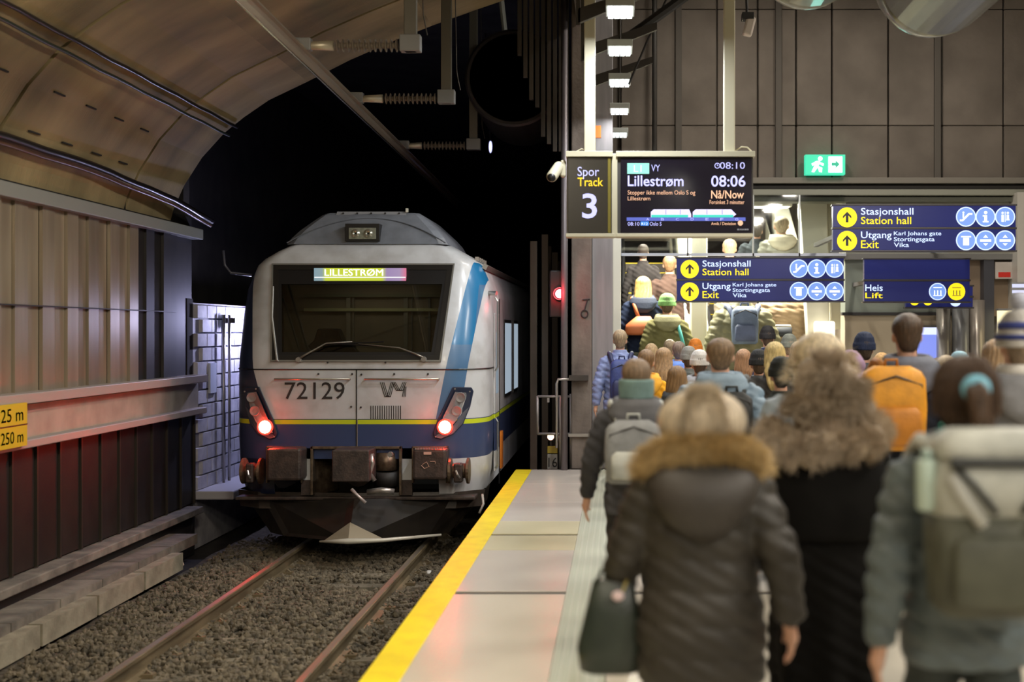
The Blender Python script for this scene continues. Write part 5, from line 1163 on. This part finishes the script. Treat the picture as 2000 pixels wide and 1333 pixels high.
# her hood lies on the shoulders, edged with blond fur
ring = [(.175*math.cos(a), -.115+.085*math.sin(a)*1.0, 1.535+.055*math.cos(2*a)*0-.045*abs(math.cos(a))**2) for a in [PI+PI*k/24 for k in range(25)]]
ring = [(-.175, .03, 1.44)]+[( -.195+.39*k/20, -.055-.085*math.sin(PI*k/20), 1.455+.10*math.sin(PI*k/20)**.6) for k in range(1, 20)]+[(.175, .03, 1.44)]
M_furA = hairm((.66, .46, .20)); M_furA2 = hairm((.72, .60, .42))
MB().tube(ring, [.03]+[.045]*19+[.03], 12).build('fur_base', M_furA, A, smooth=True); fur(ring, .045, 9000, .05, 3, .0022).build('fur_trim', M_furA, A, kind='stuff')
dome = [(0, -.01, 1.70)]; hcap = MB().ell((0, -.03, 1.645), (.150, .135, .128), 26, 16).build('hair_volume', hairm((.72, .60, .44)), A, smooth=True)
fur([(-.06, -.03, 1.66), (0, -.04, 1.65), (.06, -.03, 1.66)], .125, 7000, .045, 5, .0022).build('hair_tufts', hairm((.78, .66, .48)), A, kind='stuff')
MB().ringloft([(1.20, .03, .02, 0, -.165), (1.26, .11, .045, 0, -.17), (1.34, .165, .075, 0, -.155), (1.42, .185, .085, 0, -.125), (1.48, .165, .085, 0, -.09), (1.52, .12, .06, 0, -.06)], 26, .9).build('hood_bag', fabric('coat_fabric', (.045, .037, .03), rough=.5), A, smooth=True)
# handbag held in her hand
hbag = carried(A, 'handbag', 'dark green leather handbag hanging from the hand of the woman with the fur hood', 'handbag')
M_lea = mat('green_leather', (.035, .045, .035), .32, col2=(.022, .03, .024), ns=8, bump=.15, bs=80)
rb = rbox([(.50, .075, .045, -.37, .05), (.515, .105, .065, -.37, .05), (.60, .115, .065, -.37, .05), (.72, .095, .05, -.365, .05), (.86, .07, .022, -.36, .05), (.865, .066, .018, -.36, .05)], .6).build('bag_body', M_lea, hbag, smooth=True)
for dy in (.03, .07): MB().tube([(-.42, dy, .85), (-.40, dy, .90), (-.33, dy+.005, .915), (-.30, dy, .87), (-.295, dy, .84)], .006, 8).build('handle', M_lea, hbag, smooth=True)
MB().lathe((-.345, -.012, .815), [(.018, 0), (.02, -.006), (.012, -.01)], 14, 'y').build('pink_tag', flat((.72, .55, .56), .4), hbag); MB().tube([(-.32, .03, .90), (-.315, -.0, .87), (-.33, -.01, .83)], .005, 6).build('gold_chain', flat((.5, .4, .12), .3, .8), hbag)
MB().cbox((-.30, .03, .92), (.02, .012, .06)).build('yellow_tag', flat((.8, .7, .02), .5), hbag)

hbag.location = Vector(A.location)+Vector((.07, 0, .14))

B = person(1612, 690, 5.25, 'person in a long black coat with a big shaggy beige fur hood', top='coat', tc=(.006, .0055, .005), hair='long', hc=(.32, .23, .15), hood='up', hoodc=(.42, .33, .24), near=False, wx=1.12, pose='stride')
fr = [(-.12, .03, 1.50), (-.135, -.0, 1.60), (-.11, -.06, 1.70), (0, -.08, 1.75), (.11, -.06, 1.70), (.13, -.0, 1.62), (.12, .03, 1.50)]
fur([(-.06, -.05, 1.70), (.06, -.05, 1.70), (.05, -.06, 1.58), (-.05, -.06, 1.58), (-.09, -.06, 1.50), (.09, -.06, 1.50), (0, -.07, 1.62), (0, -.06, 1.72)], .095, 12000, .06, 7, .0024).build('fur', hairm((.60, .48, .34)), B, kind='stuff')
sh = [(-.20, .05, 1.46), (-.20, -.06, 1.42), (-.15, -.13, 1.40), (-.10, -.16, 1.36), (0, -.165, 1.42), (.10, -.16, 1.40), (.16, -.11, 1.44), (.19, .02, 1.48)]
MB().tube(sh, .055, 12).build('fur_collar_base', hairm((.40, .31, .21)), B, smooth=True); fur(sh, .055, 7000, .055, 9, .0024).build('fur_collar', hairm((.66, .53, .38)), B, kind='stuff')
MB().ringloft([(1.0, .21, .16, 0, -.005), (1.03, .235, .175, 0, -.005), (1.2, .245, .185), (1.34, .235, .17), (1.43, .17, .13), (1.48, .10, .10)], 30, .9).build('cape', fabric('coat_fabric', (.0065, .006, .0055), rough=.85), B, smooth=True)

C_ = person(1598, 655, 6.6, 'person with loose cream blond hair partly behind the beige fur hood', top='puffer', tc=(.30, .36, .42), hair='long', hc=(.80, .66, .42), near=True, wx=1.15)
MB().ell((0, -.03, 1.665), (.118, .125, .118), 26, 16).build('hair_volume', hairm((.82, .68, .45)), C_, smooth=True); fur([(-.05, -.02, 1.68), (.05, -.04, 1.66), (.08, -.05, 1.55), (.05, -.1, 1.42), (-.08, -.05, 1.5), (0, -.04, 1.7)], .10, 5000, .05, 11, .0022).build('hair_tufts', hairm((.84, .70, .46)), C_, kind='stuff')

D = person(1885, 702, 3.95, 'person with brown hair in a blue scrunchie carrying a large grey backpack', top='puffer', tc=(.12, .15, .155), hair='pony', hc=(.10, .055, .03), hood='down_b', hoodc=(.20, .21, .20), near=True, pose='stride', legs=(.03, .04, .038), wx=1.02)
MB().lathe((0, -.115, 1.675), [(.028, -.02), (.045, -.01), (.045, .012), (.028, .02)], 18, 'y').build('scrunchie', flat((.22, .52, .66), .8), D, smooth=True)
MB().ringloft([(1.46, .09, .09, 0, 0), (1.50, .105, .105, 0, -.005), (1.54, .085, .088, 0, 0)], 24).build('scarf', fabric('scarf', (.03, .22, .20)), D, smooth=True)
bp = carried(D, 'backpack', 'very large grey and olive hiking backpack with a zigzag of dark cords', 'backpack')
M_p1, M_p2, M_pk = fabric('pack_grey', (.55, .56, .50), rough=.6), fabric('pack_olive', (.085, .088, .06), (.06, .062, .042), rough=.6), flat((.012, .014, .012), .5)
rbox([(1.02, .15, .075, 0, -.30), (1.05, .185, .105, 0, -.31), (1.20, .195, .12, 0, -.31), (1.32, .195, .12, 0, -.31)], .5).build('lower_bag', M_p2, bp, smooth=True)
rbox([(1.31, .195, .118, 0, -.31), (1.42, .190, .115, 0, -.31), (1.50, .175, .10, 0, -.305)], .5).build('upper_bag', M_p1, bp, smooth=True)
rbox([(1.475, .15, .09, 0, -.31), (1.485, .185, .115, 0, -.31), (1.535, .175, .105, 0, -.30), (1.565, .13, .07, 0, -.29)], .5).build('lid', M_p1, bp, smooth=True)
MB().tube([(-.155, -.425, 1.478), (.155, -.425, 1.478)], .012, 8).build('lid_shadow_strap', M_pk, bp)
for s in (-1, 1):
    MB().tube([(s*.155, -.425, 1.475), (s*.10, -.44, 1.42), (s*.035, -.445, 1.335)], .009, 8).build('cord', M_pk, bp, smooth=True)
    MB().tube([(s*.155, -.415, 1.44), (s*.12, -.435, 1.37), (s*.07, -.44, 1.30)], .020, 8).build('pale_flap', flat((.42, .42, .38), .7), bp, smooth=True)
    pts = [(s*.09, -.19, 1.30), (s*.11, -.16, 1.42), (s*.13, -.10, 1.49), (s*.14, .0, 1.505), (s*.145, .10, 1.45), (s*.15, .19, 1.33)]
    MB().tube(pts, .027, 8).build('strap', M_p1, bp, smooth=True)
MB().tube([(-.17, -.36, 1.20), (-.10, -.44, 1.14), (.10, -.44, 1.14), (.17, -.36, 1.20)], .006, 6).build('zip', M_pk, bp)
MB().ringloft([(1.06, .14, .02, 0, -.425), (1.08, .155, .03, 0, -.425), (1.24, .15, .03, 0, -.425), (1.27, .13, .02, 0, -.42)], 24, .5).build('front_pocket', M_p2, bp, smooth=True)
MB().lathe((-.205, -.33, 1.24), [(.025, 0), (.036, .01), (.036, .17), (.03, .19), (.018, .20), (.018, .225)], 18).build('water_bottle', flat((.45, .58, .50), .3), smooth=True, label='pale mint water bottle in the side pocket of the large grey backpack', cat='bottle') if False else None
wb = carried(D, 'water_bottle', 'pale mint water bottle tucked in the side of the large grey backpack', 'bottle')
MB().lathe((-.205, -.34, 1.33), [(.022, 0), (.030, .008), (.030, .14), (.026, .15)], 18).build('flask', flat((.50, .62, .54), .3), wb, smooth=True); MB().lathe((-.205, -.34, 1.48), [(.016, 0), (.016, .025), (.010, .03)], 14).build('cap', flat((.35, .45, .40), .4), wb, smooth=True)

E = person(1992, 603, 5.9, 'person in a grey jacket wearing a blue and white striped pompom hat', top='puffer', tc=(.22, .22, .23), hair='short', hc=(.35, .25, .16), hat='beanie', hatc=(.70, .68, .64), hood='down_c', hoodc=(.24, .24, .25), near=True)
for z0_, z1_, c_ in ((1.668, 1.690, (.03, .05, .22)), (1.715, 1.745, (.05, .07, .28))):
    rr_ = .107 if z0_ < 1.7 else .098; MB().ringloft([(z0_, rr_, rr_+.012, 0, .003), (z1_, rr_-.003, rr_+.009, 0, .002)], 28).build('hat_stripe', flat(c_, .8), E, smooth=True)
MB().ell((0, -.01, 1.835), (.045, .045, .042), 16, 10).build('pompom', flat((.5, .52, .62), .9), E, smooth=True)
MB().ringloft([(1.47, .095, .095, 0, 0), (1.52, .11, .11, 0, -.005), (1.56, .09, .09, 0, 0)], 24).build('scarf', flat((.65, .62, .56), .85), E, smooth=True)

Fp = person(1772, 614, 8.0, 'tall brown haired man in a dark navy hooded jacket', top='jacket', tc=(.022, .024, .034), hair='short', hc=(.10, .06, .035), hood='down_d', hoodc=(.13, .14, .18), near=True, shoes=(.7, .68, .6), legs=(.02, .02, .025), wx=1.05)
backpack(Fp, 'bright orange backpack hanging askew on the tall man', (.80, .34, .015), (.55, .20, .012), w=.175, h=(1.0, 1.47), d=.085, y=-.28, cx=-.14)
G = person(1688, 648, 11.6, 'person in a navy beanie and black coat in front of the beige wall', hat='beanie', hatc=(.008, .018, .06), top='coat', tc=(.02, .022, .026), hood='down', hair='short', hc=(.08, .05, .03))
G2 = person(1658, 682, 9.6, 'person with a mauve hood just beside the navy beanie', top='jacket', tc=(.30, .18, .30), hood='up', hoodc=(.38, .24, .38), hair=None)
Hh = person(1407, 662, 8.9, 'brown haired man in a steel blue quilted jacket with black straps', top='puffer', tc=(.20, .29, .38), hair='short', hc=(.28, .18, .10), hood='down', hoodc=(.24, .33, .42), near=True, wx=1.2, pose='stride_other')
backpack(Hh, 'small black backpack on the steel blue quilted jacket', (.02, .022, .022), (.03, .032, .03), w=.12, h=(1.08, 1.40), d=.06, y=-.245, cx=.05)
I_ = person(1243, 702, 7.4, 'brown haired person with a sage green headband and dark grey coat', top='jacket', tc=(.075, .075, .085), hair='short', hc=(.28, .19, .12), hat='headband', hatc=(.19, .30, .29), hood='down', hoodc=(.10, .10, .11), near=True, wx=1.1, legs=(.012, .012, .014))
backpack(I_, 'grey backpack with pale flap worn by the person in the sage headband', (.26, .27, .28), (.48, .50, .47), w=.16, h=(1.02, 1.40), d=.08, y=-.27, cx=-.02)
J_ = person(1211, 645, 15.6, 'fair haired person in a blue quilted jacket beside the concrete pier', top='puffer', tc=(.22, .27, .50), hair='short', hc=(.45, .33, .20))
backpack(J_, 'navy backpack on the blue quilted jacket beside the pier', (.03, .05, .20), (.015, .02, .08), w=.14, h=(.92, 1.42), d=.08, y=-.25, cx=.02)
K_ = person(1322, 716, 10.4, 'brown haired person in a black hooded jacket between the sage headband and the blue jacket', top='puffer', tc=(.022, .022, .022), hair='bob', hc=(.30, .17, .07), hood='down')
L1 = person(1296, 680, 13.0, 'woman with wavy light brown hair in a pale pink coat', top='coat', tc=(.62, .50, .44), hair='long', hc=(.48, .30, .15))
L2 = person(1262, 684, 11.9, 'short dark haired person in a yellow orange jacket', top='jacket', tc=(.85, .42, .03), hair='short', hc=(.30, .17, .08), hood='down')
person(1326, 668, 15.4, 'person with bright blue scarf and brown hair below the green beanie', top='jacket', tc=(.18, .28, .62), hair='short', hc=(.28, .20, .15), hood='down', hoodc=(.15, .28, .75))
person(1358, 661, 16.9, 'person in a bright orange beanie near the escalator casing', hat='beanie', hatc=(.78, .24, .02), top='jacket', tc=(.12, .11, .09))
person(1345, 676, 14.1, 'person in a plain grey beanie in the middle of the crowd', hat='beanie', hatc=(.30, .29, .26), top='puffer', tc=(.10, .11, .10), hair='short')
person(1366, 683, 12.2, 'person with a white knitted hat next to the steel blue jacket', hat='beanie', hatc=(.75, .72, .68), top='jacket', tc=(.30, .30, .32), hood='down')
person(1308, 664, 17.3, 'person with pale brown hair under the olive parka on the escalator', top='jacket', tc=(.25, .24, .15), hair='short', hc=(.42, .32, .2))
person(1272, 672, 16.6, 'person with sandy hair beside the blue jacket by the pier', top='jacket', tc=(.30, .2, .12), hair='bob', hc=(.55, .38, .2))
person(1482, 682, 12.0, 'person in a black beanie between the blue jacket and the blond woman', hat='beanie', hatc=(.012, .012, .012), top='puffer', tc=(.03, .03, .03), hair='short')
person(1452, 683, 13.4, 'person with reddish fair hair and a rose scarf in the crowd', top='coat', tc=(.42, .30, .25), hair='bob', hc=(.50, .28, .15))
N2 = person(1513, 669, 10.9, 'woman with long straight blond hair under the exit sign', top='coat', tc=(.06, .055, .05), hair='long', hc=(.72, .54, .22), near=False)
N3 = person(1525, 696, 9.4, 'person in a very dark green beanie in front of the long blond hair', hat='beanie', hatc=(.015, .018, .014), top='jacket', tc=(.04, .045, .04), hair='short', hc=(.05, .04, .03))
person(1499, 636, 16.6, 'person in a dark cap and navy jacket at the foot of the escalator', hat='beanie', hatc=(.02, .018, .02), top='puffer', tc=(.02, .03, .10))
person(1541, 652, 15.2, 'person in a grey green beanie below the brown coat with the camera bag', hat='beanie', hatc=(.22, .23, .19), top='jacket', tc=(.10, .10, .09), hair='short', hc=(.4, .28, .18))
person(1560, 668, 12.9, 'person with light brown hair beside the cream blond hair', top='jacket', tc=(.30, .25, .22), hair='bob', hc=(.50, .36, .22))
person(1848, 696, 9.0, 'fair haired person in a teal jacket behind the tall man', top='puffer', tc=(.05, .28, .24), hair='bob', hc=(.60, .48, .32))
person(1874, 686, 10.6, 'person in a sky blue beanie near the steel columns', hat='beanie', hatc=(.32, .55, .66), top='jacket', tc=(.55, .36, .32), hair='short', hc=(.5, .4, .3))
person(1945, 664, 8.4, 'person with soft light brown hair beside the striped hat', top='coat', tc=(.25, .16, .10), hair='bob', hc=(.46, .30, .16), yaw=20)
person(1832, 700, 12.2, 'dark brown haired person in front of the blue screen', top='jacket', tc=(.20, .08, .06), hair='short', hc=(.12, .07, .04))
person(1722, 690, 12.6, 'person with sandy hair almost hidden behind the orange backpack', top='jacket', tc=(.2, .24, .3), hair='short', hc=(.62, .36, .12))
# ---- on the escalators
def fl(Y): return max(0, (math.floor((Y-ey0)/.38)-1))*.2194
R1 = person(1256, 541, 20.9, 'person with long blond hair, navy jacket and pale jeans riding up the escalator', floor=fl(20.9), top='jacket', tc=(.025, .035, .07), hair='long', hc=(.60, .38, .12), hood='down', legs=(.45, .48, .44), wide=.03, pose='climb', wx=1.1)
ob = carried(R1, 'shoulder_bag', 'orange brown shoulder bag on the back of the navy jacket', 'bag')
M_ob = flat((.58, .17, .06), .5); rbox([(1.02, .15, .05, -.03, -.22), (1.05, .19, .08, -.03, -.23), (1.15, .17, .075, -.03, -.23), (1.26, .08, .04, .0, -.21)], .8).build('bag_body', M_ob, ob, smooth=True); MB().tube([(-.05, -.22, 1.22), (-.10, -.19, 1.38), (-.13, -.10, 1.49), (-.13, .05, 1.47)], .022, 8).build('strap', M_ob, ob, smooth=True)
R2 = person(1303, 573, 20.5, 'person in a light green beanie and olive parka on the escalator', floor=fl(20.5), top='coat', tc=(.17, .16, .07), hat='beanie', hatc=(.20, .42, .13), hair='short', hood='down', hoodc=(.20, .19, .09), pose='stand', wx=1.15)
tb = carried(R2, 'shoulder_bag', 'turquoise strap and bag over the olive parka', 'bag'); M_tb = flat((.08, .42, .38), .6)
MB().tube([(.10, -.12, 1.47), (.15, -.18, 1.25), (.20, -.19, 1.02)], .02, 8).build('strap', M_tb, tb, smooth=True); rbox([(.84, .06, .03, .24, -.14), (.87, .08, .04, .24, -.14), (1.02, .07, .03, .22, -.15)], .6).build('bag_body', M_tb, tb, smooth=True)
R3 = person(1450, 548, 20.3, 'person in an olive jacket with a blue rucksack below the exit sign', floor=fl(20.3), top='puffer', tc=(.26, .25, .14), hair='short', hc=(.2, .13, .08), pose='stand', wx=1.25)
backpack(R3, 'faded blue rucksack on the olive jacket below the exit sign', (.17, .23, .34), (.10, .13, .22), w=.115, h=(1.08, 1.48), d=.07, y=-.25)
R4 = person(1535, 540, 20.8, 'broad person in a camel brown coat below the exit sign', floor=fl(20.8), top='puffer', tc=(.34, .24, .14), hair='short', hc=(.25, .16, .1), pose='stand', wx=1.45)
cb = carried(R4, 'camera_bag', 'small dark camera bag with a pale lid on the camel coat', 'bag'); rbox([(1.0, .07, .045, -.05, -.21), (1.03, .085, .055, -.05, -.21), (1.12, .08, .05, -.05, -.21)], .5).build('bag_body', flat((.03, .035, .045), .6), cb, smooth=True); rbox([(1.12, .08, .05, -.05, -.21), (1.15, .07, .04, -.05, -.21)], .5).build('lid', flat((.55, .52, .44), .5), cb, smooth=True)
person(1526, 424, 22.9, 'person in a pale grey hood high on the escalator behind the glass', floor=fl(22.9), top='puffer', tc=(.25, .25, .20), hair='short', hc=(.5, .42, .3), hood='down', hoodc=(.45, .42, .32), pose='stand', wx=1.2)
person(1425, 468, 21.9, 'pale blond person seen through the glass below the info display', floor=fl(21.9), top='jacket', tc=(.30, .26, .20), hair='short', hc=(.66, .48, .28), pose='stand', wx=1.1)
person(1256, 478, 22.3, 'dark dressed person through the glass, higher than the orange bag', floor=fl(22.3), top='jacket', tc=(.05, .045, .045), hair='short', hc=(.08, .05, .04), pose='stand', wx=1.0)
U4 = person(1308, 500, 21.7, 'person in a dark brown jacket above the green beanie', floor=fl(21.7), top='jacket', tc=(.08, .05, .04), hair='short', hc=(.28, .16, .08), pose='stand', wx=1.1)
person(1478, 436, 23.0, 'dark coated person on the wide escalator behind the glass beside the hooded one', floor=fl(23.0), top='coat', tc=(.06, .07, .08), hair='short', hc=(.1, .08, .06), pose='stand', wx=1.1)
for p in _people: del p['k']
